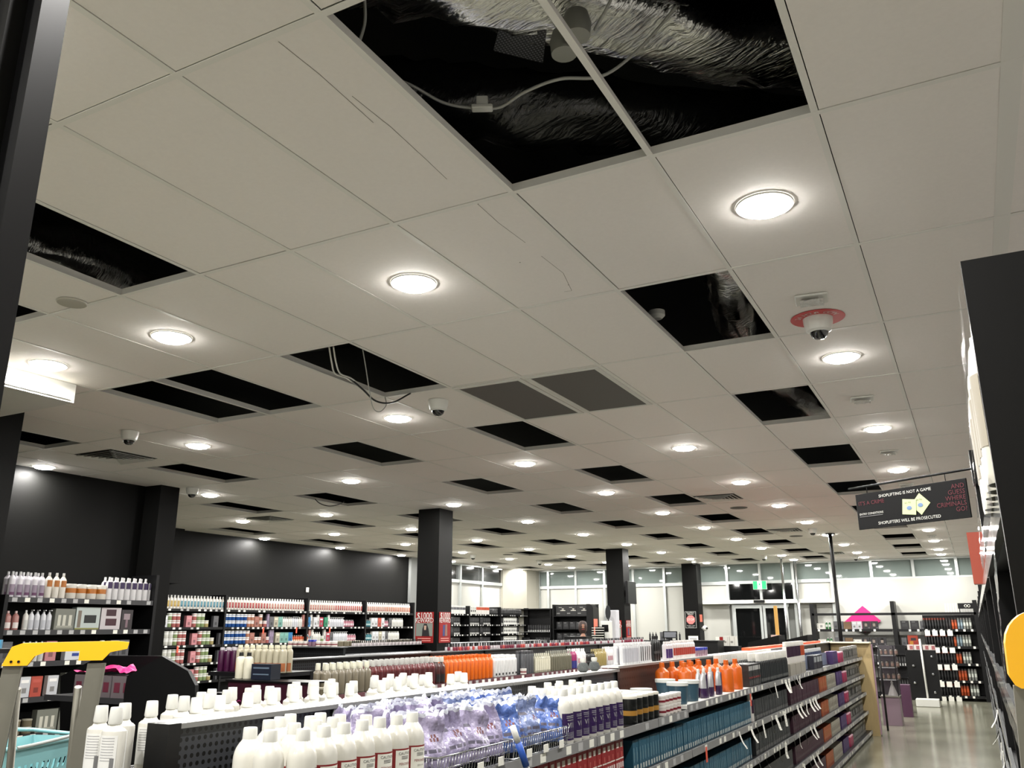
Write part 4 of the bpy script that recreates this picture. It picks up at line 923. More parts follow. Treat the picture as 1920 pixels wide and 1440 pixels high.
# goods on the top ledge further along
LZ = 1.517
def ledge(key, u0, u1, x=-2.41, rows=1, where='standing on the white ledge of the front gondola'):
    y0, y1 = YP(u0, x, LZ), YP(u1, x, LZ); n = max(1, int((y1-y0)/(KIND[key]['w']+.004))); stock([(key, n, rows)], (x, y0), (0, 1), PI/2, LZ, where)
ledge('sml', 1165, 1196, -2.39, 2); ledge('smb', 1196, 1222, -2.39, 2); ledge('blks', 1224, 1238, -2.4); ledge('smp', 1246, 1259, -2.39, 1); ledge('smr', 1260, 1302, -2.39, 1); ledge('bluj', 1303, 1325, -2.39, 2)
for (u, lab) in ((1096, 'nearer dark grey round sponge on the ledge'), (1117, 'further dark grey round sponge on the ledge')):
    y = YP(u, -2.4, 1.5); mb = MB(); mb.lathe([(.02, 0), (.036, .012), (.04, .03), (.03, .055), (.012, .064)], mat('grey_sponge', (84, 88, 88), .9, noise_amt=.5, noise_scale=120), 16); mb.lathe([(.016, .06), (.022, .075), (.02, .09)], WCAP, 12)
    mb.build('round_sponge', None, (-2.41, y, 1.497), label=lab, cat='sponge')
MB().box(-.05, .05, -2.6, 2.6, 0, .03, mat('orange_strip', (214, 76, 20), .5, noise_amt=.2, noise_scale=30)).build('orange_box_row', None, (-2.42, 13.0, LZ+.001), label='long row of orange packs lying along the far ledge', cat='packs', kind='stuff')
for (u, lab) in ((1300, 'black sloped display box on the far ledge, nearer one'), (1480, 'black sloped display box on the far ledge, right of the timber post')): pass
for x, y, lab in ((AT(1437, 1200, y=17.6).x, 17.6, 'black sloped counter bin, left one before the doors'), (AT(1490, 1200, y=18.3).x, 18.3, 'black sloped counter bin, right one before the doors')):
    t = thing('display_bin', lab, 'display bin', (x, y, 0)); MB().prism([(-.3, 0), (.3, 0), (.3, 1.62), (-.3, 1.48)], -.3, .3, 'y', BLK).build('bin_body', t); MB().box(-.31, .31, -.31, -.3, 1.3, 1.42, BLKG).build('front_panel', t)
t = thing('wooden_post', 'thin upright wooden stick beside the black bin before the doors', 'post', (AT(1458, 1190, y=17.6).x, 17.6, 1.551)); MB().box(-.03, .03, -.03, .03, 0, .62, mat('stick_wood', (196, 150, 74), .6)).build('stick', t); MB().box(-.12, .06, -.05, .05, -.0, .07, mat('stick_base', (200, 170, 160), .6)).build('foot', t)

# ================================================================ SECOND GONDOLA
G2T = thing('gondola', 'second black gondola row of bottled goods beyond the front one', 'shelving unit')
Y2 = [5.65, 6.9, 8.1, 9.3, 10.5, 11.7, 12.9, 14.1, 15.3]
for i in range(len(Y2)-1):
    a, b_ = Y2[i], Y2[i+1]
    MB().box(-5.335, -5.3, a+.015, b_-.015, .1, 1.515, PEG).build('spine_panel', G2T); MB().box(-5.35, -5.285, b_-.02, b_+.02, 0, 1.52, BLKG).build('upright', G2T)
    MB().box(-5.42, -5.24, a, b_, 1.52, 1.53, mat('ledge_grey', (96, 98, 98), .3)).build('top_ledge', G2T)
    shelf_part(G2T, -5.285, -4.76, a+.003, b_-.003, 1.25, 'x+', railmt=mat('rail_maroon', (96, 60, 66), .35))
    for z in (.9, .5, .1): shelf_part(G2T, -5.285, -4.76, a+.003, b_-.003, z, 'x+')
    shelf_part(G2T, -5.9, -5.35, a+.003, b_-.003, 1.25, 'x-')
MB().box(-5.37, -5.27, 5.6, 5.66, 0, 1.525, BLKG).build('upright', G2T)
W2 = 'on the second gondola'
def s2(key, u0, u1, rows=2, x=-4.86, z=1.25, miss=0):
    y0, y1 = YP(u0, x, z), YP(u1, x, z); n = max(1, round((y1-y0)/(KIND[key]['w']+.004))); rows = min(rows, 2 if KIND[key]['w'] < .07 else 3); stock([(key, n, rows)], (x, y0), (0, 1), PI/2, z, W2, miss=miss)
s2('crm', 602, 690, 2); s2('redl', 692, 812, 4); s2('rbk', 813, 828, 3); s2('orn', 830, 922, 4); s2('wbox', 923, 966, 4); s2('gcan', 978, 1000, 3); s2('crs', 1001, 1031, 3); s2('khk', 1031, 1070, 4); s2('mul', 1071, 1080, 3); s2('wtx', 1081, 1096, 3); s2('blks', 1097, 1114, 3); s2('gld', 1115, 1136, 3); s2('wtx', 1138, 1150, 2); s2('ivb', 1151, 1180, 2)
put('stub', (-4.84, 9.42, 1.25), 0, 'small pale pot at the end of the circle print bottles')
# taupe gel tubs in front of the cream capped bottles
gjar('taup', 'gel_tub', 'low taupe gel tub', .05, .07, (140, 130, 106), (206, 200, 180), lidh=.2)
for i, u in enumerate((545, 562, 582, 600, 617)): put('taup', (-4.80, YP(u, -4.8, 1.28), 1.25), 0, 'low taupe gel tub before the cream capped bottles on the second gondola', 'taupe gel tubs')
# nail polish rows along the top
y = 8.5; i = 0
while y < 15.0:
    for r in range(2):
        kk = random.choice(('nail', 'nail', 'nai2', 'nai3')) if y < 12.5 else random.choice(('nai3', 'nail'))
        put(kk, (-5.28-r*.07, y+random.uniform(-.004, .004), 1.53), 0, '%s on top of the second gondola' % KIND[kk]['desc'], 'nail polish: '+KIND[kk]['desc'])
    y += .062
# end display of the second gondola
E2 = thing('end_display', 'black end display with plum front panel before the second gondola', 'shelving unit')
pa, pb = AT(412, 1258, y=5.2), AT(527, 1258, y=5.2); zt = pa.z
MB().box(pa.x-.02, pb.x+.03, 5.1, 5.5, zt-.03, zt, BSTEEL).build('shelf', E2); MB().box(pa.x-.02, pb.x+.03, 5.505, 5.54, 0, zt+.0, BLKG).build('back_panel', E2)
q0, q1 = AT(432, 1277, y=4.95), AT(578, 1332, y=4.95)
pl = MB().box(q0.x, q1.x, 4.93, 4.96, .0, AT(432, 1277, y=4.95).z, mat('plum_panel', (44, 14, 26), .35)).build('front_panel', E2)
MB().box(q0.x-.02, q1.x+.02, 4.92, 5.16, q0.z-.0, q0.z+.012, BLKG).build('lower_shelf', E2)
text('COLOUR CARE', .085, ((q0.x+q1.x)/2-.0, 4.925, q0.z-.16), (PI/2, 0, 0), mat('magenta_ink', (130, 40, 90), .5), pl)
stock([('pplt', 3, 3), ('crp', 8, 2)], (pa.x, 5.18), (1, 0), 0, zt, 'on the end display shelf', gap=.001)
gbox('mask', 'boxed_set', 'navy box with fine white print', .2, .1, .11, (24, 32, 48), (28, 38, 56), bands=((.1, .9, .7, .8, (120, 140, 160)), (.1, .9, .3, .38, (120, 140, 160))))
stock([('ivb', 2, 1), (.04,), ('mask', 1, 1)], (q0.x-.04, 5.04), (1, 0), 0, q0.z+.013, 'on the lower end display shelf')
# ================================================================ THIRD GONDOLA
G3T = thing('gondola', 'third low black gondola row near the long black wall', 'shelving unit')
g0, g1 = AT(536, 1211, y=8.7), AT(646, 1217, y=8.7); gt = (g0.z+g1.z)/2
MB().box(g0.x, g1.x, 8.68, 8.72, .05, gt, PEGX).build('end_panel', G3T); MB().box(g0.x-.02, g1.x+.02, 8.6, 8.74, gt, gt+.012, mat('ledge_grey', (96, 98, 98), .3)).build('top_ledge', G3T)
cx = (g0.x+g1.x)/2
for i in range(5):
    a, b_ = 8.74+i*1.3, 10.04+i*1.3
    MB().box(cx-.02, cx+.02, a, b_, .1, gt, PEG).build('spine_panel', G3T); shelf_part(G3T, cx+.02, cx+.55, a+.003, b_-.003, 1.24, 'x+'); shelf_part(G3T, cx-.55, cx-.02, a+.003, b_-.003, 1.24, 'x-'); shelf_part(G3T, cx+.02, cx+.55, a+.003, b_-.003, .1, 'x+', th=.08)
MB().box(cx-.5, cx+.55, 8.1, 8.6, 1.2, 1.225, BSTEEL).build('shelf', G3T); MB().box(cx-.5, cx+.55, 8.55, 8.6, 0, 1.2, BLKG).build('back_panel', G3T)
gbox('slim', 'slim_box', 'slim grey white box', .035, .05, .12, (190, 190, 182), (200, 200, 192), bands=((.2, .8, .2, .8, (160, 158, 148)),))
gbox('bagw', 'clear_bag', 'clear bag of white rolls', .1, .08, .11, (206, 208, 212), (220, 222, 226), bands=((.1, .4, .2, .6, (180, 184, 190)), (.5, .9, .4, .8, (236, 238, 240))), rough=.15)
stock([('slim', 14, 2), (.03,), ('bagw', 5, 2)], (cx-.48, 8.15), (1, 0), 0, 1.225, 'on the third gondola end shelf')
stock([('bagw', 16, 2, 2)], (cx+.47, 8.85), (0, 1), PI/2, 1.24, 'along the third gondola', gap=.01)
stock([('nai3', 26, 2)], (cx+.2, 9.2), (0, 1), PI/2, gt+.001, 'along the third gondola top', gap=.05)
MB().box(cx-.08, cx+.25, 8.76, 15, gt, gt+.001, mat('ledge_grey', (96, 98, 98), .3)).build('top_ledge', G3T)
stock([('stub', 4, 1), ('bluj', 2, 1), ('stub', 4, 1)], (cx-.4, 8.66), (1, 0), 0, gt+.013, 'on the third gondola ledge')
stock([('taup', 5, 1), ('stub', 6, 1), ('taup', 5, 1)], (cx-.0, 9.0), (0, 1), PI/2, gt+.002, 'on the third gondola spine', gap=.02)
# ================================================================ LONG BLACK WALL SHELVES
WB = thing('wall_shelving', 'long black wall shelving with four bays of hair care on the left', 'shelving unit')
BX = [8.3, 11.93, 14.22, 16.2, 18.15]; ZB = [2.105, 1.79, 1.485, 1.18, .87, .56, .12]
BLAB = mat('black_shelf', (12, 12, 13), .45, spec=.25)
for i in range(4):
    a, b_ = BX[i], BX[i+1]
    MB().box(-12.79, -12.77, a, b_, .05, 2.36, BLAB).build('back_panel', WB)
    for z in ZB: shelf_part(WB, -12.77, -12.4, a+.02, b_-.02, z, 'x+', mt=BLAB, railmt=BLAB, rh=.04)
for y in BX: MB().box(-12.77, -12.38, y-.02, y+.02, 0, 2.37, BLAB).build('upright', WB)
BAY = ['first', 'second', 'third', 'fourth']
def wb(bay, z, segs, shelf, y0=None, gap=.004):
    stock(segs, (-12.46, y0 if y0 else BX[bay]+.03), (0, 1), PI/2, z, 'on the %s shelf of the %s wall bay' % (shelf, BAY[bay]), gap=gap, jit=.03)
wb(0, ZB[0], [('y1', 14), ('b1', 14)], 'top', 9.85); wb(1, ZB[0], [('r1', 15), ('r2', 14)], 'top', gap=.005); wb(2, ZB[0], [('r2', 12), ('r1', 13)], 'top', gap=.004); wb(3, ZB[0], [('r2', 10), ('o1', 14)], 'top', gap=.005)
for r, (z, sh) in enumerate(zip(ZB[1:], ('second', 'third', 'fourth', 'fifth', 'sixth', 'lowest'))):
    if r <= 3: wb(0, z, [('whj', 2, 1, 2), ('wbx' if r == 0 else 'whj', 1 if r == 0 else 3, 1, 1 if r == 0 else 2), ('grj', 1, 1, 2), ('pkj', 2, 1, 2), (.12,), ('pkbx', 1), (.02,), ('pkj', 1, 1, 2), ('grj', 2, 1, 2), ('yej', 1), (.1,), ('gybx', 1)], sh, 10.35)
    elif r <= 4: wb(0, z, [('pkj', 2, 1, 2), ('grj', 2, 1, 2)], sh, 11.0)
    if r == 0:
        wb(1, z, [('blj', 3, 1, 2), (.02,), ('blj', 3, 1, 2), ('pcj', 2, 1, 2), ('brbx', 1), ('pcj', 1, 1, 2), (.03,), ('pkj', 1), ('tpr', 1), ('gybx', 1), ('ltbx', 1), ('tlbx', 1), ('whb', 5), ('whp', 3), ('whb', 2), ('tpk', 1)], sh)
        wb(2, z, [('blbx', 1), ('tbg', 1), (.03,), ('wbx', 1), ('tbg', 1), ('rdbx', 1), (.03,), ('gnbx', 1), ('tbg', 1), ('whp', 8), ('pinks', 6)], sh)
        wb(3, z, [('teal', 4), ('wbx', 2), (.02,), ('crbx', 1), ('wbx', 1), ('pinks', 3), ('gybx', 1), ('whb', 8)], sh)
    elif r == 1:
        wb(1, z, [('blj', 3, 1, 2), (.02,), ('blj', 3, 1, 2), ('pcj', 1, 1, 2), ('brbx', 1), ('pcj', 2, 1, 1), ('brbx', 1), ('pkj', 1), ('tpr', 2), (.04,), ('ltbx', 1), ('tlbx', 2), ('blbx', 1), ('orgs', 9), ('tpk', 1)], sh)
        wb(2, z, [('teal', 3), ('tbg', 1), ('whb', 4), ('grj', 1), ('tbg', 1), ('rdbx', 1), ('gybx', 1), ('whp', 8), ('pinks', 5)], sh)
        wb(3, z, [('teal', 5), ('wbx', 2), ('ltbx', 1), ('wbx', 1), ('gybx', 1), ('whb', 8)], sh)
    elif r == 2:
        wb(1, z, [('blj', 3, 1, 2), (.02,), ('blj', 3, 1, 2), ('pcj', 3, 1, 2)], sh); wb(2, z, [('whb', 6), ('rdbx', 1), ('whb', 6), ('teal', 6), ('amb', 8)], sh); wb(3, z, [('teal', 6), ('whb', 10), ('wbx', 2)], sh)
for (y, z, lab) in ((10.9, ZB[2], 'lower'), (12.95, ZB[1], 'upper'), (13.9, ZB[1], 'upper right'), (14.95, ZB[1], 'third bay')):
    MB().box(0, .003, -.02, .02, -.11, 0, mat('sale_flag', (220, 84, 60), .5)).build('shelf_flag', None, (-12.384, y, z-.01), label='small coral shelf flag on the black wall shelving, %s one' % lab, cat='flag', group='coral flags on the black wall shelving')
# ================================================================ NEAR LEFT WALL SHELVES
WA = thing('wall_shelving', 'near left black wall shelving with white bottles on its top', 'shelving unit')
ZA = [2.095, 1.77, 1.455, 1.105, .75, .4]
MB().box(-9.14, -9.1, 5.3, 7.25, .05, 2.1, BLAB).build('back_panel', WA)
for z in ZA: shelf_part(WA, -9.1, -8.68, 5.42, 7.2, z, 'x+', mt=BLAB, railmt=mat('shelf_front_grey', (44, 44, 46), .4), rh=.05)
for y in (5.4, 7.22): MB().box(-9.1, -8.66, y-.02, y+.02, 0, 2.4 if y > 6 else 2.12, BLAB).build('upright', WA)
WW = 'on the near left wall shelving'
stock([('lav', 5, 2), ('orl', 3, 1), ('ojar', 4, 1), ('ppl', 8, 2)], (-8.77, 5.45), (0, 1), PI/2, ZA[0], WW+' top')
gbox('brush', 'boxed_set', 'box printed with a dark oval hair brush', .3, .08, .24, (180, 190, 186), (190, 200, 196), bands=((.35, .85, .3, .65, (30, 36, 34)), (.08, .22, .1, .85, (150, 136, 120)), (.0, 1, 0, .08, (170, 170, 90))))
gbox('dryer', 'boxed_set', 'white box printed with dark red appliances', .25, .08, .24, (190, 180, 184), (206, 198, 200), bands=((.25, .75, .62, .92, (74, 30, 44)), (.25, .8, .18, .5, (84, 32, 48))))
gbox('drye2', 'boxed_set', 'dark box printed with a pale hair dryer', .15, .08, .22, (54, 48, 50), (60, 52, 54), bands=((.2, .75, .5, .8, (190, 170, 176)), (.4, .6, .1, .5, (160, 130, 140))))
gbox('clrbx', 'gift_set', 'clear gift box of pale bottles', .24, .08, .22, (130, 132, 120), (150, 152, 140), bands=((.1, .9, .1, .2, (200, 200, 184)), (.15, .3, .2, .7, (206, 204, 190)), (.4, .55, .2, .7, (206, 204, 190)), (.7, .85, .2, .7, (206, 204, 190))))
stock([('pinkb', 2), (.03,), ('whb', 1), ('whp', 4), ('clrbx', 1), ('brush', 1), (.01,), ('dryer', 1), (.01,), ('drye2', 1)], (-8.77, 5.46), (0, 1), PI/2, ZA[1], WW+' second shelf', gap=.008)
gbox('blus', 'boxed_set', 'white box with a blue brush stroke', .2, .07, .16, (214, 216, 220), (222, 224, 228), bands=((.4, .8, .25, .45, (50, 80, 180)), (.1, .9, .6, .66, (200, 180, 140))))
stock([('gybx', 1), (.1,), ('whb', 4), ('pkbx', 1, 1), (.1,), ('blus', 1), (.1,), ('teal', 1), (.05,), ('blkb', 1), (.04,), ('gybx', 2)], (-8.77, 5.46), (0, 1), PI/2, ZA[2], WW+' third shelf', gap=.01)
stock([('ltbx', 1), ('orgs', 2), ('wbx', 1), ('crbx', 1), (.05,), ('wbx', 1), (.05,), ('clrbx', 1)], (-8.77, 5.46), (0, 1), PI/2, ZA[3], WW+' fourth shelf', gap=.01)
stock([('yej', 1), ('taup', 3, 1, 2), ('clrbx', 2)], (-8.77, 5.46), (0, 1), PI/2, ZA[4], WW+' fifth shelf', gap=.02)
# small shelf of boxes at the far left edge, on the near column
t = thing('wall_shelf', 'short black shelf at the far left edge below the column', 'shelf', (-6.4, 3.75, 0))
MB().box(-.25, .2, -.35, .3, 1.62, 1.65, BLAB).build('board', t); MB().box(-.25, -.2, -.35, .3, 0, 1.62, BLAB).build('support', t)
gbox('navb', 'boxed_set', 'tall teal and navy box', .1, .08, .2, (24, 50, 60), (30, 70, 84), bands=((.5, .8, .1, .9, (190, 200, 200)),)); gbox('skyb', 'boxed_set', 'sky blue box with orange corner', .16, .1, .06, (70, 160, 204), (80, 176, 220), bands=((0, .3, .3, .9, (230, 130, 40)),))
# ================================================================ BLACK DISPLAY UNIT NEAR THE LADDER
BD = thing('display_unit', 'low black display unit with angled side panels behind the ladder', 'shelving unit')
def sidepanel(pts, y, nm='side_panel', th=.03):
    P = [AT(u, v, y=y) for u, v in pts]; P = [(p.x, max(p.z, .02)) for p in P]
    MB().prism(P, y, y+th, 'y', BLAB).build(nm, BD)
sidepanel([(232, 1302), (238, 1268), (303, 1230), (352, 1258), (366, 1285), (356, 1700), (222, 1700)], 4.3)
sidepanel([(113, 1268), (190, 1229), (303, 1230), (303, 1700), (100, 1700)], 4.75, 'back_panel')
a, b_ = AT(115, 1303, y=4.4), AT(236, 1303, y=4.4)
MB().box(a.x-.1, b_.x+.12, 4.34, 4.74, a.z-.03, a.z, BLAB).build('shelf', BD); MB().box(a.x-.1, b_.x+.12, 4.34, 4.74, .5, .53, BLAB).build('shelf', BD)
MB().box(a.x-.1, b_.x+.12, 4.33, 4.34, a.z-.035, a.z+.005, mat('shelf_front_grey', (44, 44, 46), .4)).build('price_rail', BD)
stock([('pink', 3, 1)], (a.x+.18, 4.44), (1, 0), 0, a.z+.001, 'on the low black display unit', gap=.01)
mb = MB(); mg = mat('magenta_cloth', (206, 30, 110), .5)
W_ = b_.x-a.x+.0
for i in range(26):
    for j in range(8):
        def q(i, j):
            x = a.x+.16+W_*.85*i/26; y = 4.36+.2*j/8; n_ = noise.noise(Vector((x*7, y*9, 2))); return (x, y, a.z+.152+.015+abs(n_)*.09*(1.2 if i > 12 else .5))
        mb.face([q(i, j), q(i+1, j), q(i+1, j+1), q(i, j+1)], mg, True)
mb.build('magenta_cloth', label='crumpled magenta cloth lying on grey packs in the black unit', cat='cloth')

# ================================================================ LADDERS, BASKET, POLE
def ladder(pa, pb, hcap, label, foot_dir, w=.36, seed=0, plat=True, VS=.6):
    # platform ladder: yellow hand rail cap, two stiles, rear legs, treads
    A, B_ = Vector(pa), Vector(pb); ax = (B_-A); L = ax.length; ang = math.atan2(ax.y, ax.x)
    t = thing('step_ladder', label, 'ladder', (A.x, A.y, 0), ang); z = A.z
    mb = MB()
    prof = [(-.03, z-.125), (.055, z-.125), (.075, z-.07), (.11, z-.045), (L-.13, z-.04), (L-.13, z-.1), (L-.045, z-.1), (L-.02, z-.05), (L+.04, z-.03), (L+.045, z+.012), (L+.0, z+.02), (.03, z+.012), (-.005, z-.01)]
    prof = [(x_, z+(z_-z)*VS) for x_, z_ in prof]
    if not plat: prof = [(-.026, z-.053), (-.021, z-.056), (L, z-.056), (L, z+.02), (.004, z+.02), (-.004, z+.0185), (-.012, z+.015), (-.018, z+.010), (-.023, z+.004), (-.027, z-.004), (-.029, z-.013), (-.03, z-.045)]
    mb.prism(prof, -.035, .035, 'y', YEL); cap = mb.build('top_cap', t)
    for x in ((.0, .025) if plat else ()): MB().lathe([(.005, 0), (.005, .004)], BLKG, 8).xf(Matrix.Translation((x, -.036, z-.1*VS)) @ Matrix.Rotation(PI/2, 4, 'X')).build('screw', cap)
    s_ = .22; vs_ = VS
    for (x0, x1) in ((-.005, -.10), (L-.075, L-.17)):
        mb = MB(); mb.prism([(x0-.022, z-.12*VS), (x0+.045, z-.12*VS), (x1+.045, 0.02), (x1-.022, 0.02)], -.012, .012, 'y', STEELG)
        mb.prism([(x0+.04, z-.12*VS), (x0+.045, z-.12*VS), (x1+.045, 0.02), (x1+.04, 0.02)], -.02, .02, 'y', STEELG); mb.build('stile', t)
        MB().box(x1-.03, x1+.05, -.025, .025, 0, .03, BLKG).build('foot', t)
    for (x0, x1) in ((.03, .03), (L-.12, L-.12)):
        MB().rod((x0, .02, z-.16), (x1+.02, .75 if plat else -.7, .02), .014, STEELG, 8).build('rear_leg', t)
    for i in range(3):
        zz = .28+i*.28; f = (z-zz)/z
        MB().box(-.0-.1*f, L-.08-.1*f, *((-.01, .09) if plat else (-.09, .01)), zz-.02, zz, STEELG).build('tread', t)
    if plat:
        MB().box(-.06, L+.0, .0, .36, 1.1, 1.13, STEELG).build('platform', t)
    return t
k = 3.9/3.0
LD = ladder((-2.525*k, 1.62*k, 1.8-.074*k+.03), (-2.371*k+.02, 1.838*k, 1.8-.047*k), 0, 'grey platform ladder with a yellow top cap at the lower left', 0)
MB().bbox(.115, .15, -.03, -.01, 1.05, 1.16, WCAP, .003).build('white_latch', LD)
# shopping basket sitting on the platform
SB = thing('shopping_basket', 'light blue plastic shopping basket at the lower left', 'basket', (0, 0, 0))
AQ = mat('aqua_plastic', (124, 174, 178), .35, coat=.2)
c0 = AT(20, 1402, y=2.3); c1 = AT(158, 1383, y=2.75); 
ang = math.atan2(c1.y-c0.y, c1.x-c0.x); Lb = math.hypot(c1.x-c0.x, c1.y-c0.y); SB.location = (c0.x, c0.y, 1.132); SB.rotation_euler = (0, 0, ang)
hz = (c0.z+c1.z)/2-1.132; Wd = .26
mb = MB()
def tap(x, y, z, f): cx, cy = Lb/2, Wd/2; return (cx+(x-cx)*f, cy+(y-cy)*f, z)
f0 = .8
cor = [(0, 0), (Lb, 0), (Lb, Wd), (0, Wd)]
for i in range(4):
    (xa, ya), (xb, yb) = cor[i], cor[(i+1) % 4]; nseg = 12; bands = [(0, .12, 1), (.12, .32, 0), (.32, .42, 1), (.42, .62, 0), (.62, 1, 1)]
    for (u0, u1, solid) in bands:
        for s in range(nseg*2):
            if not solid and s % 2: continue
            a0, a1 = s/(nseg*2), (s+1)/(nseg*2)
            def pp(a_, u_, off=0):
                x, y = xa+(xb-xa)*a_, ya+(yb-ya)*a_; f = f0+(1-f0)*u_; p_ = tap(x, y, u_*hz, f*(1-off)); return p_
            mb.face([pp(a0, u0), pp(a1, u0), pp(a1, u1), pp(a0, u1)], AQ); mb.face([pp(a0, u1, .015), pp(a1, u1, .015), pp(a1, u0, .015), pp(a0, u0, .015)], AQ)
mb.face([tap(*cor[i], .002, f0) for i in range(4)], AQ); mb.build('basket_body', SB)
mb = MB(); mb.tube([(-.008, -.008, hz), (Lb+.008, -.008, hz), (Lb+.008, Wd+.008, hz+.02), (Lb*.5, Wd+.01, hz+.05), (-.008, Wd+.008, hz+.03)], .009, AQ, 8, closed=True); mb.build('rim', SB)
mb = MB(); mb.tube(smooth([(0.02, -.012, hz+.004), (Lb*.3, -.014, hz+.006), (Lb*.7, -.014, hz+.012), (Lb+.02, -.006, hz+.018)]), .007, mat('grey_handle', (150, 156, 152), .4), 8); mb.build('handle', SB)
# second ladder at the right edge
ladder((.052, 1.06, 1.795), (.452, 1.06, 1.795), 0, 'ladder with rounded yellow top cap at the right edge', 0, plat=False, VS=.46)
# wand with blue grip
pt, pb_ = AT(961, 1362, x=-1.775), AT(988, 1440, x=-1.745); d = (pb_-pt); low = pt+d*(pt.z/(pt.z-pb_.z)) ; low.z = .0
t = thing('squeegee_pole', 'white pole with blue grip leaning before the blue pouches', 'cleaning tool', low)
MB().rod((0, 0, 0), pb_.lerp(pt, .0)-low, .011, WCAP, 12).build('shaft', t); MB().rod(pt.lerp(pb_, .38)-low, pt.lerp(pb_, .95)-low, .0145, mat('blue_grip', (44, 84, 170), .4), 12).build('blue_grip', t)
MB().rod(pt-low, pt.lerp(pb_, .42)-low, .013, WCAP, 12).build('white_top', t)

# ================================================================ COLUMN POSTERS
def poster(name, lab, cat, x0, x1, y, z0, z1, face='-y', fn=None, group=None):
    W_, Hh = abs(x1-x0), z1-z0
    t = thing(name, lab, cat, ((x0+x1)/2, y, z0) if face == '-y' else (y, (x0+x1)/2, z0), 0 if face == '-y' else PI/2, group)
    fn(t, W_, Hh); return t
PHB = mat('photo_grey', (120, 126, 118), .5); PHD = mat('photo_dark', (24, 22, 24), .5)
def reward(t, W_, Hh, man=False):
    MB().bbox(-W_/2, W_/2, -.008, 0, 0, Hh, RED, .002).build('board', t)
    text('$1000', W_*.42, (0, -.0095, Hh*.87), (PI/2, 0, 0), WHT, t, sx=.8); text('REWARD', W_*.3, (0, -.0095, Hh*.72), (PI/2, 0, 0), WHT, t, sx=.82)
    MB().box(-W_*.46, W_*.46, -.0095, -.008, Hh*.22, Hh*.64, PHB if not man else RED).build('picture', t)
    mb = MB(); c = PHD
    if not man:
        mb.prism([(-.12*W_, Hh*.22), (.3*W_, Hh*.22), (.24*W_, Hh*.45), (.14*W_, Hh*.62), (-.02*W_, Hh*.62), (-.1*W_, Hh*.45)], -.0108, -.0095, 'y', c)
        mb.prism([(.0*W_, Hh*.42), (.1*W_, Hh*.42), (.12*W_, Hh*.56), (-.01*W_, Hh*.56)], -.0116, -.0108, 'y', mat('poster_skin', (180, 150, 132), .6))
    else:
        mb.prism([(-.2*W_, Hh*.22), (-.02*W_, Hh*.22), (.0*W_, Hh*.58), (-.18*W_, Hh*.58)], -.0108, -.0095, 'y', mat('poster_blue', (50, 60, 110), .5)); mb.prism([(.02*W_, Hh*.22), (.2*W_, Hh*.22), (.18*W_, Hh*.6), (.03*W_, Hh*.6)], -.0108, -.0095, 'y', mat('poster_tan', (130, 100, 84), .5))
    mb.build('figure', t)
    for q in range(2): MB().box(-W_*.36, W_*.36, -.0095, -.008, Hh*(.06+.07*q), Hh*(.085+.07*q), mat('poster_pale', (220, 150, 140), .5)).build('small_print', t)
poster('reward_poster', 'wider red thousand dollar reward poster on the nearest black column', 'poster', -7.355+.01, -7.03, 10.818, 1.565, 2.0, '-y', reward)
poster('reward_poster', 'narrower red reward poster on the right side of the nearest black column', 'poster', 10.86, 11.17, -6.967, 1.565, 2.0, '+x', lambda t, a, b_: reward(t, a, b_, True))
poster('reward_poster', 'red reward poster low on the second black column', 'poster', -7.4, -7.1, 18.695, 1.45, 1.92, '-y', reward)
poster('reward_poster', 'narrow red reward poster on the side of the second black column', 'poster', 18.75, 19.05, -7.017, 1.5, 1.92, '+x', lambda t, a, b_: reward(t, a, b_, True))
def stop(t, W_, Hh):
    MB().bbox(-W_/2, W_/2, -.01, 0, 0, Hh, BLKG, .003).build('board', t)
    mb = MB()
    for (a, b_, c, d) in ((-W_*.46, W_*.46, Hh*.03, Hh*.04), (-W_*.46, W_*.46, Hh*.96, Hh*.97), (-W_*.46, -W_*.44, Hh*.03, Hh*.97), (W_*.44, W_*.46, Hh*.03, Hh*.97)): mb.box(a, b_, -.0115, -.01, c, d, WHT)
    mb.build('border', t)
    P = [(W_*.38*math.cos(PI/8+i*PI/4), Hh*.5+W_*.38*math.sin(PI/8+i*PI/4)) for i in range(8)]
    MB().prism(P, -.0115, -.01, 'y', mat('stop_pink', (220, 120, 116), .5)).build('octagon', t)
    text('STOP', W_*.26, (0, -.0122, Hh*.5), (PI/2, 0, 0), WHT, t)
    text('Shoplifters', W_*.16, (0, -.0115, Hh*.9), (PI/2, 0, 0), WHT, t); text('Beware', W_*.16, (0, -.0115, Hh*.82), (PI/2, 0, 0), WHT, t); text('Shoplifters will be', W_*.095, (0, -.0115, Hh*.16), (PI/2, 0, 0), WHT, t); text('prosecuted', W_*.095, (0, -.0115, Hh*.09), (PI/2, 0, 0), WHT, t)
poster('stop_sign', 'black poster with pink stop octagon on the third column', 'sign', -7.31, -6.97, 24.296, 1.72, 2.2, '-y', stop)
poster('reward_poster', 'small narrow red poster on the side of the third column', 'poster', 24.35, 24.6, -6.897, 1.9, 2.1, '+x', lambda t, a, b_: MB().bbox(-a/2, a/2, -.008, 0, 0, b_, mat('poster_orange', (206, 110, 90), .5), .002).build('board', t))
t = thing('notice_sheet', 'white paper notice on the third column above the counter', 'sign', (-7.1, 24.296, 1.36)); MB().box(-.14, .14, -.006, 0, 0, .16, PAPER).build('sheet', t); MB().box(-.1, .1, -.007, -.006, .05, .11, LGREY).build('print', t)
p = AT(1318, 1178, y=24.1); t = thing('ball_camera', 'white ball camera on the side of the third column', 'security camera', (-6.9, 24.5, p.z))
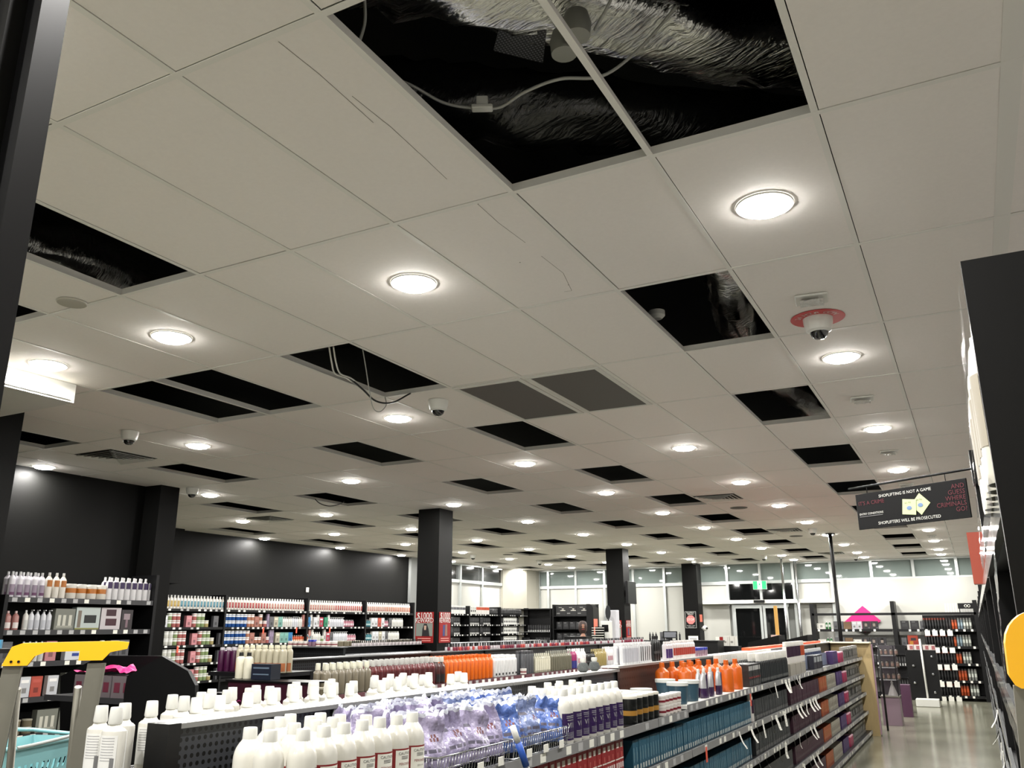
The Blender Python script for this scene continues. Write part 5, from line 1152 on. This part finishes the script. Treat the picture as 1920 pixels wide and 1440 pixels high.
MB().lathe([(.001, -.075), (.04, -.065), (.07, -.03), (.078, 0), (.07, .03), (.04, .065), (.001, .075)], WHT, 16, cx=.09).build('housing', t); MB().lathe([(.001, -.04), (.04, -.02), (.045, 0), (.04, .02), (.001, .04)], DOME, 12, cx=.14, cy=-.02).build('lens', t); MB().rod((0, 0, 0), (.05, 0, 0), .02, WHT).build('bracket', t)
p = AT(1183, 1108, y=19.2); t = thing('wall_screen', 'black flat screen seen edge-on beside the second column', 'screen', (-7.02, 18.9, p.z-.3)); MB().bbox(.06, .12, -.25, .3, 0, .5, BLKG, .006).build('screen', t); MB().box(0, .06, -.05, .05, .2, .3, BLKG).build('bracket', t)
# ================================================================ HANGING SIGN
Td = Vector((-.85, .527, 0)); TR = Vector((.035, 3.45, 1.8+.512)); Ls, Hs = .475, .142
ang = math.atan2(-Td.y, -Td.x)
SG = thing('hanging_sign', 'black hanging shoplifting warning sign with two pale green cards', 'sign', TR+Td*Ls/2-Vector((0, 0, Hs)), ang)
SB_ = mat('sign_black', (13, 13, 14), .5, spec=.2); MB().bbox(-Ls/2, Ls/2, -.003, .003, 0, Hs, SB_, .001).build('board', SG)
MAR = mat('sign_maroon', (92, 26, 38), .5); rx = (PI/2, 0, 0)
text('SHOPLIFTING IS NOT A GAME', .0165, (-.015, -.0045, Hs*.86), rx, WHT, SG, sx=1.02); text('SHOPLIFTERS WILL BE PROSECUTED', .0165, (-.01, -.0045, Hs*.12), rx, WHT, SG)
text("IT'S A CRIME", .0215, (-Ls/2+.012, -.0045, Hs*.72), rx, MAR, SG, align='LEFT'); text('ENTRY CONDITIONS', .0115, (-Ls/2+.012, -.0045, Hs*.42), rx, WHT, SG, align='LEFT')
MB().box(-Ls/2+.012, -Ls/2+.118, -.0045, -.003, Hs*.35, Hs*.358, LGREY).build('rule_line', SG)
for i, s in enumerate(('AND', 'GUESS', 'WHERE', 'CRIMINALS', 'GO?')): text(s, .0235, (Ls/2-.008, -.0045, Hs*(.83-.148*i)), rx, MAR, SG, align='RIGHT')
PG = mat('card_green', (200, 212, 160), .5); CBL = mat('card_blue', (110, 136, 176), .5)
for (cx_, cz_, a_, y_) in ((.047, Hs*.5, .78, -.0042), (.0, Hs*.46, -.14, -.0056)):
    mb = MB(); s_ = .029
    P = [(s_*(c*math.cos(a_)-d*math.sin(a_))+cx_, s_*(c*math.sin(a_)+d*math.cos(a_))+cz_) for c, d in ((-1, -1), (1, -1), (1, 1), (-1, 1))]
    mb.prism(P, y_, y_+.0012, 'y', PG); cd_ = mb.build('pale_card', SG)
    MB().lathe([(.001, 0), (.011, .0004), (.001, .0008)], CBL, 10, 1, .7).xf(Matrix.Translation((cx_, y_-.0003, cz_-.004)) @ Matrix.Rotation(PI/2, 4, 'X')).build('blue_patch', cd_)
    text('GO TO', .0085, (cx_-.004, y_-.0006, cz_+.016), (PI/2, 0, 0), INK, cd_)
arm = thing('sign_arm', 'thin black arm carrying the hanging shoplifting sign', 'bracket', (0, 0, 0))
a0 = TR+Vector((.03, -.02, .03)); a1 = TR+Td*(Ls+.03)+Vector((0, 0, .028))
MB().tube([a0+Vector((.0, 0, -.03)), a0+Vector((0, 0, -.012)), a0, a0.lerp(a1, .03), a1], .0045, BLKG, 8).build('rod', arm)
MB().rod(TR+Td*.08+Vector((0, 0, .03)), TR+Td*.08+Vector((0, 0, .001)), .0016, BLKG, 6).build('hanger', arm); MB().rod(TR+Td*.42+Vector((0, 0, .029)), TR+Td*.42+Vector((0, 0, .001)), .0016, BLKG, 6).build('hanger', arm)
MB().box(.055, .085, 3.38, 3.46, 2.28, 2.40, BLKG).build('bracket_plate', arm)

# ================================================================ RIGHT-HAND SHELVING
RS = thing('tall_shelving', 'tall black shelving running along the right edge', 'shelving unit')
XR = .05
MB().box(XR, XR+.75, 1.36, 1.385, 0, 2.33, mat('end_board', (9, 9, 9), .45, spec=.15)).build('end_panel', RS)
YR = [1.385, 3.45, 5.2, 7.5, 9.8, 12.1, 14.4, 16.7, 19, 21.3, 23.6]; ZR = [.08, .45, .85, 1.2, 1.6, 2.0]
RAILC = mat('clear_rail', (170, 172, 172), .12, coat=.6)
for i in range(len(YR)-1):
    a, b_ = YR[i], YR[i+1]
    MB().box(XR+.01, XR+.5, b_-.02, b_+.02, 0, 2.4 if i == 0 else 2.2, BLKG).build('upright', RS); MB().box(XR+.5, XR+.53, a, b_, 0, 2.2, BLAB).build('back_panel', RS)
    for z in ZR: 
        o = MB().box(XR+.02, XR+.5, a+.02, b_-.02, z-.025, z, BSTEEL).build('shelf', RS); MB().box(XR+.004, XR+.02, a+.02, b_-.02, z-.04, z+.012, RAILC).build('price_rail', o)
gbottle('rwh', 'litre_bottle', 'tall white bottle', .035, .28, (226, 222, 208), (232, 230, 222), (200, 190, 168), (.2, .6), w=.075, oval=.7, n=14)
gbox('rcar', 'boxed_set', 'white carton', .16, .12, .24, (214, 212, 204), (222, 220, 212), bands=((.1, .5, .3, .5, (170, 168, 160)), (.7, .75, .1, .9, (190, 188, 180))))
gbox('rcor', 'boxed_set', 'coral red card box', .12, .1, .26, (226, 98, 70), (232, 104, 76))
gbox('rdk', 'boxed_set', 'dark plum carton', .14, .12, .2, (60, 34, 44), (70, 40, 50))
def rs(segs, y, z, w, x=XR+.05): stock(segs, (x, y), (0, 1), -PI/2, z, w, jit=.04)
rs([('rwh', 6, 2)], 1.41, 2.0, 'high on the right shelving', XR+.014)
rs([('rwh', 5, 2), (.02,), ('rdk', 4)], 1.43, 1.6, 'on the right shelving middle shelf', XR+.09)
rs([('rdk', 7)], 1.45, 1.2, 'on the right shelving lower shelf', XR+.1); rs([('rdk', 6), ('rcar', 4)], 1.5, .85, 'low on the right shelving', XR+.1)
rs([('rcor', 1)], 5.0, 2.0, 'high on the right shelving beyond the sign', XR+.015); rs([('rdk', 4)], 3.6, 2.0, 'on the high right shelf beside the sign', XR+.1)
for i in range(3, 10): rs([('rcar', 3), ('rdk', 3), ('rwh', 5)], YR[i]+.1, 1.6, 'far along the right shelving', XR+.1); rs([('rdk', 3), ('rcar', 2)], YR[i]+.1, .85, 'far low along the right shelving', XR+.1)
mb = MB(); WRP = mat('stretch_wrap', (216, 220, 222), .06, coat=1, bump=.9, noise_scale=30, alpha=.45)
def wrapstrip(y0, y1, z0, z1, x=XR-.004, seed=0):
    mb = MB(); N = 26
    for i in range(N):
        a, b_ = i/N, (i+1)/N
        def p(t_, w_):
            y = y0+(y1-y0)*t_; z = z0+(z1-z0)*t_; n_ = noise.noise(Vector((t_*9, seed, w_)))
            return (x-.006*abs(n_)-.003, y, z+w_+.02*n_)
        mb.face([p(a, -.025), p(b_, -.025), p(b_, .025), p(a, .025)], WRP, True)
    return mb
for (y0, y1, z0, z1, s) in ((1.4, 3.3, 1.99, 2.0, 1), (1.4, 3.2, 2.28, 2.02, 2), (1.45, 4.5, 1.58, 1.6, 3), (1.45, 5, 1.18, 1.2, 4), (2.2, 6.8, .84, .86, 5), (1.6, 2.6, 1.95, 1.6, 6)):
    wrapstrip(y0, y1, z0, z1, seed=s*7).build('stretch_wrap', RS)
for i in range(16):
    y = 2.2+i*.55; z = random.choice((1.2, .85, .85, .45)); put('curl%d' % (i % 5), (XR+.0, y, z-.015), PI+random.uniform(-.5, .5), 'white paper price strip curling off the right-hand shelving', 'price strips on the right shelving')
# ================================================================ FAR RIGHT WALL SHELVING
FS = thing('wall_shelving', 'black shelving of spray cans and boxes against the far right white wall', 'shelving unit')
fx = [AT(1525, 1180, y=24.6).x, AT(1600, 1180, y=24.6).x, AT(1678, 1180, y=24.6).x, AT(1730, 1180, y=24.6).x, .02]
for i, x in enumerate((fx[0], fx[2], fx[4])):
    MB().box(x-.05, x+.05, 24.62, 25.2, 0, 2.4 if i != 0 else 2.36, BLAB).build('upright', FS)
MB().box(fx[0], fx[4], 24.62, 24.68, 2.05, 2.11, BLAB).build('top_rail', FS)
MB().box(fx[3], fx[4]-.05, 25.15, 25.2, .1, 2.05, BLAB).build('back_panel', FS)
ZF = [1.70, 1.29, .885, .485, .13]
for z in ZF:
    shelf_part(FS, fx[3], fx[4]-.055, 24.62, 25.15, z, 'y-', mt=BLAB, railmt=BLAB, rh=.06)
    shelf_part(FS, fx[0]+.055, fx[2]-.055, 24.62, 25.2, z, 'y-', mt=BLAB, railmt=BLAB, rh=.06); shelf_part(FS, fx[2]+.055, fx[3]-.005, 24.62, 25.2, z, 'y-', mt=BLAB, railmt=BLAB, rh=.06)
    for q in range(4): MB().box(fx[3]+.04+q*.17, fx[3]+.16+q*.17, 24.585, 24.59, z-.16, z-.03, PAPER).build('price_card', FS)
nmf = ('top', 'second', 'third', 'fourth', 'lowest')
for i, z in enumerate(ZF):
    w = 'on the %s shelf of the far right wall' % nmf[i]
    stock([('canb', 8, 2), ('cand', 2, 1), ('cano', (2, 1, 2, 3, 3)[i], 1), ('cans', 2, 1) if i < 2 else (.02,), ('canw', 3, 2)], (fx[3]+.02, 24.70), (1, 0), 0, z, w, gap=.001)
stock([('wcard', 1), ('grn', 2), (.05,), ('gybx', 2), ('brnbx', 1), ('wbx', 2), ('portb', 2)], (fx[0]+.08, 24.75), (1, 0), 0, ZF[0], 'on the far left top shelf', gap=.01)
stock([('wcard', 1), ('grn', 2), (.05,), ('gybx', 2), ('brnbx', 1), ('wcard', 1), ('portb', 3)], (fx[0]+.08, 24.75), (1, 0), 0, ZF[1], 'on the far left second shelf', gap=.01)
stock([('portb', 3), ('dkbx', 4)], (fx[0]+.3, 24.75), (1, 0), 0, ZF[2], 'on the far left third shelf', gap=.02)
stock([('dkbx', 2), ('gybx', 1)], (fx[2]+.12, 24.75), (1, 0), 0, ZF[0], 'beside the spray cans on top', gap=.03); stock([('gybx', 1), ('orpos', 1)], (fx[2]+.1, 24.75), (1, 0), 0, ZF[1], 'beside the spray cans', gap=.03); stock([('orpos', 1), ('dkbx', 1)], (fx[2]+.1, 24.75), (1, 0), 0, ZF[2], 'lower beside the spray cans', gap=.03)
p0, p1, p2 = AT(1617, 1136, y=25.24), AT(1585, 1168, y=25.24), AT(1648, 1164, y=25.24)
mb = MB(); mb.prism([(p0.x, p0.z), (p2.x+.05, p2.z), (p0.x, p2.z-.3), (p1.x-.05, p1.z)], 25.225, 25.245, 'y', mat('magenta_card', (190, 24, 110), .4)); mb.build('diamond_card', label='large magenta diamond card above the far right shelving', cat='sign')
p0, p1 = AT(1795, 1131, y=24.7), AT(1832, 1141, y=24.7); t = thing('header_sign', 'small black header sign above the spray cans', 'sign', (p0.x, 24.7, p1.z)); MB().bbox(0, p1.x-p0.x, 0, .02, 0, p0.z-p1.z, BLKG, .003).build('board', t)
mb = MB(); w_ = p1.x-p0.x; 
for q in (-.035, .035): mb.tube([(w_/2+q+.03*math.cos(a), -.004, (p0.z-p1.z)/2+.03*math.sin(a)) for a in [i*PI/6 for i in range(12)]], .006, PAPER, 5, closed=True)
mb.build('ring_emblem', t); MB().box(.02, .04, .0, .02, 2.11-p1.z, 0, BLAB).box(w_-.04, w_-.02, 0, .02, 2.11-p1.z, 0, BLAB).build('legs', t)
mb = MB(); a_, b_ = AT(1773, 1150, y=24.8).x, AT(1832, 1150, y=24.8).x; n_ = 12
for q in range(n_): x = a_+(b_-a_)*q/n_; mb.box(x, x+(b_-a_)/n_*.6, 24.8, 24.83, 2.112, 2.33, mat('pale_tube', (190, 190, 186), .35))
mb.build('hanging_swatches', label='row of pale upright tubes above the far spray cans', cat='tubes', kind='stuff')
# display stands in the right aisle
DS = thing('display_board', 'black display board with white upright and white foot in the right aisle', 'display stand')
a, b_ = AT(1707, 1300, y=22.9).x, AT(1765, 1300, y=22.9).x
MB().box(a, b_, 22.9, 22.96, .12, AT(1735, 1219, y=22.9).z, BLAB).build('board', DS); f0, f1 = AT(1719, 1325, y=22.7).x, AT(1763, 1325, y=22.7).x
MB().bbox(f0, f1, 22.6, 23.05, 0.002, .17, WHT, .01).build('foot', DS); pa, pb = AT(1724, 1198, y=22.8), AT(1741, 1318, y=22.8); 
MB().rod((pa.x, 22.8, pa.z), (pb.x, 22.8, .17), .022, WHT, 8).build('upright', DS)
gbox('pkt', 'small_packet', 'white and pink packet', .13, .05, .12, (214, 206, 200), (222, 210, 206), bands=((.4, .95, .1, .8, (206, 120, 124)),))
zt = AT(1735, 1219, y=22.9).z; stock([('pkt', 2), (.05,), ('pkt', 2)], (a+.05, 22.93), (1, 0), 0, zt, 'on the black display board', gap=.01)
for (u, v) in ((1747, 1231), (1750, 1264), (1754, 1298), (1713, 1248), (1716, 1280)):
    p = AT(u, v, y=22.88); MB().lathe([(.001, -.03), (.03, -.02), (.035, 0), (.03, .02), (.001, .03)], CHROME, 12).build('round_tin', None, (p.x, 22.86, p.z), label='small round silver tin on the black display board', cat='tin', group='silver tins on the display board')
R2 = thing('tool_rack', 'tall black rack of tools beside the black display board', 'display stand')
a, b_ = AT(1676, 1300, y=21.0).x, AT(1706, 1300, y=21.0).x; zt = AT(1690, 1210, y=21).z
MB().box(a, b_, 21.0, 21.3, .03, .3, BLAB).build('base', R2); MB().box(a, b_, 21.2, 21.25, .3, zt, BLAB).build('back_panel', R2)
for q in range(4): MB().box(a, b_, 21.0, 21.2, .45+q*.24, .47+q*.24, BLKG).build('shelf', R2)
stock([('toolp', 6)], (a+.02, 21.1), (1, 0), 0, .95, 'on the tall black rack', gap=.01); stock([('toolp', 6)], (a+.02, 21.1), (1, 0), 0, .48, 'low on the tall black rack', gap=.01)
C2 = thing('display_cabinet', 'narrow clear display case on a lilac base at the gondola end', 'display stand')
a, b_ = AT(1655, 1340, y=18.2).x, AT(1690, 1340, y=18.2).x; LIL = mat('lilac_base', (120, 102, 112), .4)
MB().box(a, b_, 18.2, 18.6, .002, .5, LIL).build('base', C2); MB().box(a-.01, b_+.01, 18.18, 18.62, .5, .52, STEELG).build('deck', C2)
for x in (a, b_-.015): MB().box(x, x+.015, 18.2, 18.215, .52, 1.42, BLKG).build('corner_post', C2)
MB().box(a, b_, 18.56, 18.6, .52, 1.42, mat('case_back', (60, 56, 60), .3)).build('back_panel', C2)
for q in range(3): MB().box(a, b_, 18.22, 18.56, .8+q*.22, .808+q*.22, CLEAR).build('glass_shelf', C2)
gbottle('perf', 'small_bottle', 'small perfume style bottle', .03, .12, (110, 96, 84), (40, 34, 34), (150, 120, 110), (.2, .6), split=False, w=.08)
for q in range(3): stock([('perf', 4)], (a+.03, 18.4), (1, 0), 0, .809+q*.22, 'in the narrow clear display case', gap=.01)
t = thing('swing_ticket', 'grey cone shaped figurine on the display case deck', 'ornament', ((a+b_)/2+.05, 18.35, .522)); MB().lathe([(.09, 0), (.05, .12), (.02, .2), (.025, .24), (.001, .27)], mat('cone_grey', (130, 126, 124), .5), 14).build('figure', t)
t.name = 'cone_ornament'
PL = thing('frame_stand', 'thin black frame stand at the right end of the front gondola', 'display stand')
for u in (1651, 1664):
    p = AT(u, 1360, y=17.3); MB().rod((p.x-.0, 17.3, 0), (p.x, 17.3, 1.42), .018, BLKG, 8).build('post', PL)
p = AT(1651, 1360, y=17.3); q_ = AT(1664, 1360, y=17.3); MB().rod((p.x, 17.3, 1.41), (q_.x, 17.3, 1.41), .015, BLKG, 8).build('crossbar', PL)
MB().box(AT(1694, 1340, y=20).x, AT(1712, 1340, y=20).x, 20.0, 20.25, .002, .62, mat('plum_box', (74, 40, 66), .5)).build('plum_plinth', None, label='plum plinth box on the floor before the display board', cat='plinth')
# ================================================================ BACK LEFT FIXTURES
BL = thing('wall_shelving', 'black shelving of styling tools below the left glazing', 'shelving unit')
YB_ = [19.1, 20.9, 22.7, 24.5]; ZL = [2.12, 1.84, 1.58, 1.3, 1.0]
for i in range(3):
    a, b_ = YB_[i], YB_[i+1]; MB().box(-12.86, -12.83, a, b_, .05, 2.12, BLAB).build('back_panel', BL)
    for z in ZL: shelf_part(BL, -12.83, -12.42, a+.02, b_-.02, z, 'x+', mt=BLAB, railmt=BLAB, rh=.04)
for y in YB_: MB().box(-12.83, -12.4, y-.02, y+.02, 0, 2.34, BLAB).build('upright', BL)
def bl(i, z, segs, w): stock(segs, (-12.5, YB_[i]+.05), (0, 1), PI/2, z, w)
gbox('wtop', 'boxed_set', 'white box with navy band', .075, .07, .22, (216, 216, 212), (224, 224, 220), bands=((.1, .9, .5, .8, (30, 32, 60)),)); gbox('ortop', 'boxed_set', 'white box with orange top', .09, .07, .22, (216, 212, 208), (224, 220, 216), bands=((.0, 1, .55, .9, (226, 90, 50)),))
bl(0, 2.12, [('wdkb', 2), ('wtop', 18)], 'on the top shelf below the left glazing'); bl(1, 2.12, [('wdkb', 4), ('ortop', 8), ('blks', 10)], 'on the middle top shelf below the left glazing'); bl(2, 2.12, [('blks', 26)], 'on the far top shelf below the left glazing')
for k_, (z, nm_) in enumerate(((1.84, 'second'), (1.58, 'third'), (1.3, 'fourth'))):
    w = 'on the %s shelf below the left glazing' % nm_
    bl(0, z, [('dkbx', 3), ('wdkb', 2), ('dkbx', 1), ('toolp', 8)], w); bl(1, z, [('toolp', 14), ('dkbx', 1), ('toolp', 10)], w); bl(2, z, [('toolp', 6), ('wdkb', 8), ('toolp', 4)], w)
GC = thing('glass_cabinet', 'dark glass fronted cabinet in the far left corner', 'cabinet')
a, b_ = AT(968, 1180, y=24.2).x, AT(1033, 1180, y=24.2).x; zt = AT(1000, 1143, y=24.2).z
MB().box(a, b_, 24.55, 24.6, .0, zt, BLAB).box(a, a+.03, 24.2, 24.55, 0, zt, BLAB).box(b_-.03, b_, 24.2, 24.55, 0, zt, BLAB).box(a, b_, 24.2, 24.55, zt, zt+.03, BLAB).box(a, b_, 24.2, 24.55, 0, .9, BLAB).build('carcass', GC)
for z in (1.25, 1.62): MB().box(a+.03, b_-.03, 24.24, 24.55, z, z+.01, CLEAR).build('glass_shelf', GC)
stock([('toolp', 5), (.2,), ('toolp', 12)], (a+.1, 24.4), (1, 0), 0, 1.262, 'inside the dark glass cabinet', gap=.015); stock([('toolp', 14)], (a+.3, 24.4), (1, 0), 0, 1.632, 'in the upper part of the dark glass cabinet', gap=.02)
HS = thing('hooded_shelf', 'black rounded shelf unit of appliance boxes against the far glazing', 'shelving unit')
a, b_ = AT(1036, 1180, y=24.2).x, AT(1113, 1180, y=24.2).x; zt = AT(1070, 1133, y=24.2).z
MB().box(a, b_, 24.6, 24.65, 0, zt, BLAB).box(a, a+.04, 24.2, 24.6, 0, zt, BLAB).build('back_panel', HS)
P = [(b_-.22, 0), (b_, 0), (b_, zt-.12), (b_-.04, zt-.03), (b_-.12, zt), (b_-.22, zt)]; MB().prism(P, 24.2, 24.6, 'y', BLAB).build('side_cheek', HS)
zz = [zt-.34, zt-.72, zt-1.05]
for z in zz: MB().box(a+.04, b_-.22, 24.2, 24.6, z-.02, z, BLKG).build('shelf', HS)
gbox('swsh', 'boxed_set', 'black box with a white swoosh', .34, .1, .3, (24, 24, 25), (30, 30, 31), bands=((.45, .95, .5, .56, (210, 206, 196)), (.6, .8, .56, .75, (180, 176, 168)), (.1, .4, .2, .3, (150, 150, 148)), (.3, .6, .8, .85, (190, 188, 180))))
stock([('swsh', 3)], (a+.06, 24.36), (1, 0), 0, zz[0], 'on top of the hooded shelf', gap=.01)
for z, n_ in ((zz[1], 'middle'), (zz[2], 'lower')): stock([('dkbx', 5)], (a+.07, 24.36), (1, 0), 0, z, 'on the %s hooded shelf' % n_, gap=.015)
MB().box(b_+.0, b_+.012, 24.22, 24.5, 1.55, 2.0, mat('poster_orange', (206, 110, 90), .5)).build('side_poster', HS)
# counter with mannequin head, mirror stand, white panel
zc2 = AT(1075, 1203, y=16.5).z; a, b_ = AT(1058, 1200, y=16.5).x, AT(1100, 1200, y=16.5).x
t = thing('counter_box', 'small black counter box carrying the mannequin head', 'counter'); MB().box(a, b_, 16.5, 16.8, 0, zc2+.1, BLAB).build('cabinet', t)
MH = thing('mannequin_head', 'mannequin head with dark brown hair on a black counter box', 'mannequin head', ((a+b_)/2+.12, 16.62, zc2+.101), .5)
SK = mat('mannequin_skin', (140, 98, 76), .5); HR = mat('brown_hair', (44, 26, 20), .6, bump=.6, noise_scale=60)
mb = MB(); mb.lathe([(.07, 0), (.045, .04), (.042, .09), (.06, .12), (.075, .17), (.078, .22), (.06, .27), (.001, .29)], SK, 16, .85, 1); mb.box(-.01, .01, -.095, -.07, .165, .2, SK); mb.build('head', MH)
mb = MB(); mb.lathe([(.06, .06), (.085, .12), (.092, .2), (.085, .26), (.05, .3), (.001, .31)], HR, 16, 1, .97, cy=.014); mb.build('hair', MH)
MB().box(-.03, .03, -.081, -.078, .135, .143, mat('lip', (150, 50, 50), .5)).box(-.045, -.015, -.08, -.077, .205, .213, INK).box(.015, .045, -.08, -.077, .205, .213, INK).build('face_features', MH)
a, b_ = AT(1127, 1200, y=17.2).x, AT(1144, 1200, y=17.2).x; z1 = AT(1135, 1164, y=17.2).z
t = thing('mirror_stand', 'white stand with black squares and oval mirror', 'display stand'); MB().bbox(a, b_, 17.2, 17.35, 0.002, z1, WHT, .008).build('post', t)
for q in range(3): MB().box(a+.03, b_-.03, 17.19, 17.2, z1-.12-.3*q-.1, z1-.12-.3*q+.04, BLKG).build('black_square', t)
cx_ = (a+b_)/2+.05; mb = MB(); mb.lathe([(.001, -.008), (.1, -.008), (.11, 0), (.1, .008), (.001, .008)], mat('mirror_grey', (84, 86, 88), .15, metal=.6), 20, .55, 1.35).xf(Matrix.Translation((cx_, 17.26, z1+.17)) @ Matrix.Rotation(PI/2, 4, 'X')); mb.build('mirror', t)
a, b_ = AT(1143, 1200, y=17.6).x, AT(1158, 1200, y=17.6).x; z1 = AT(1150, 1144, y=17.6).z
MB().bbox(a, b_, 17.6, 17.75, .002, z1, mat('white_display', (196, 196, 202), .4), .01).build('white_panel_stand', None, label='tall plain white display panel left of the second column', cat='display stand')
for q in range(6):
    p = AT(1121, 1178+q*4.6, y=16.9); MB().box(-.14, .1, -.05, .05, 0, .012, PAPER).build('magazine', None, (p.x, 16.95, p.z), .2, label='white magazine fanned on a rack beside the mirror stand', cat='magazine', group='fanned magazines')
p = AT(1121, 1203, y=16.9); t = thing('magazine_rack', 'slim rack holding fanned white magazines', 'rack', (p.x, 17.02, 0)); MB().box(-.1, .1, .0, .02, 0, AT(1121, 1175, y=17).z, BLKG).build('back', t)
# checkout
CK = thing('checkout_counter', 'long black checkout counter before the glazing', 'counter'); a, b_ = AT(1190, 1200, y=21.5).x, AT(1345, 1200, y=21.5).x; zk = AT(1300, 1201, y=21.5).z
MB().box(a, b_, 21.5, 22.1, 0, zk-.03, BLAB).build('cabinet', CK); MB().box(a-.02, b_+.02, 21.48, 22.12, zk-.03, zk, BLKG).build('worktop', CK)
p = AT(1257, 1199, y=21.7); t = thing('till_monitor', 'tilted till monitor on the black checkout counter', 'monitor', (p.x, 21.7, zk+.001), .25)
MB().bbox(-.18, .18, 0, .03, .05, .22, BLKG, .006).build('bezel', t); MB().box(-.15, .15, -.003, 0, .07, .2, mat('screen_grey', (110, 112, 118), .2)).build('screen', t); MB().box(-.05, .05, .0, .08, 0, .06, BLKG).build('stand', t)
p = AT(1349, 1198, y=22.5); t = thing('red_folder', 'red and white folder standing by the doors', 'folder', (p.x, 22.5, 1.3)); MB().box(-.1, .0, 0, .04, 0, .22, PAPER).box(0, .1, 0, .04, 0, .22, RED).build('cover', t)
t = thing('side_counter', 'low dark counter end with small cartons by the doors', 'counter'); a, b_ = AT(1330, 1210, y=22.4).x, AT(1385, 1210, y=22.4).x; MB().box(a, b_, 22.35, 22.7, 0, 1.298, BLAB).build('cabinet', t)
stock([('rcar', 2)], (b_-.4, 22.5), (1, 0), 0, 1.3, 'on the low dark counter by the doors', gap=.01)
stock([('blks', 3), (.06,), ('gybx', 2), (.1,), ('blks', 2)], (AT(1215, 1200, y=21.7).x, 21.75), (1, 0), 0, zk, 'on the checkout counter', gap=.03)
# counter boxes beside the left edge shelf
put('navb', (-6.34, 3.6, 1.651), .9, 'tall teal and navy box at the far left edge'); put('skyb', (-6.3, 3.85, 1.651), .9, 'sky blue box with orange corner at the far left edge')
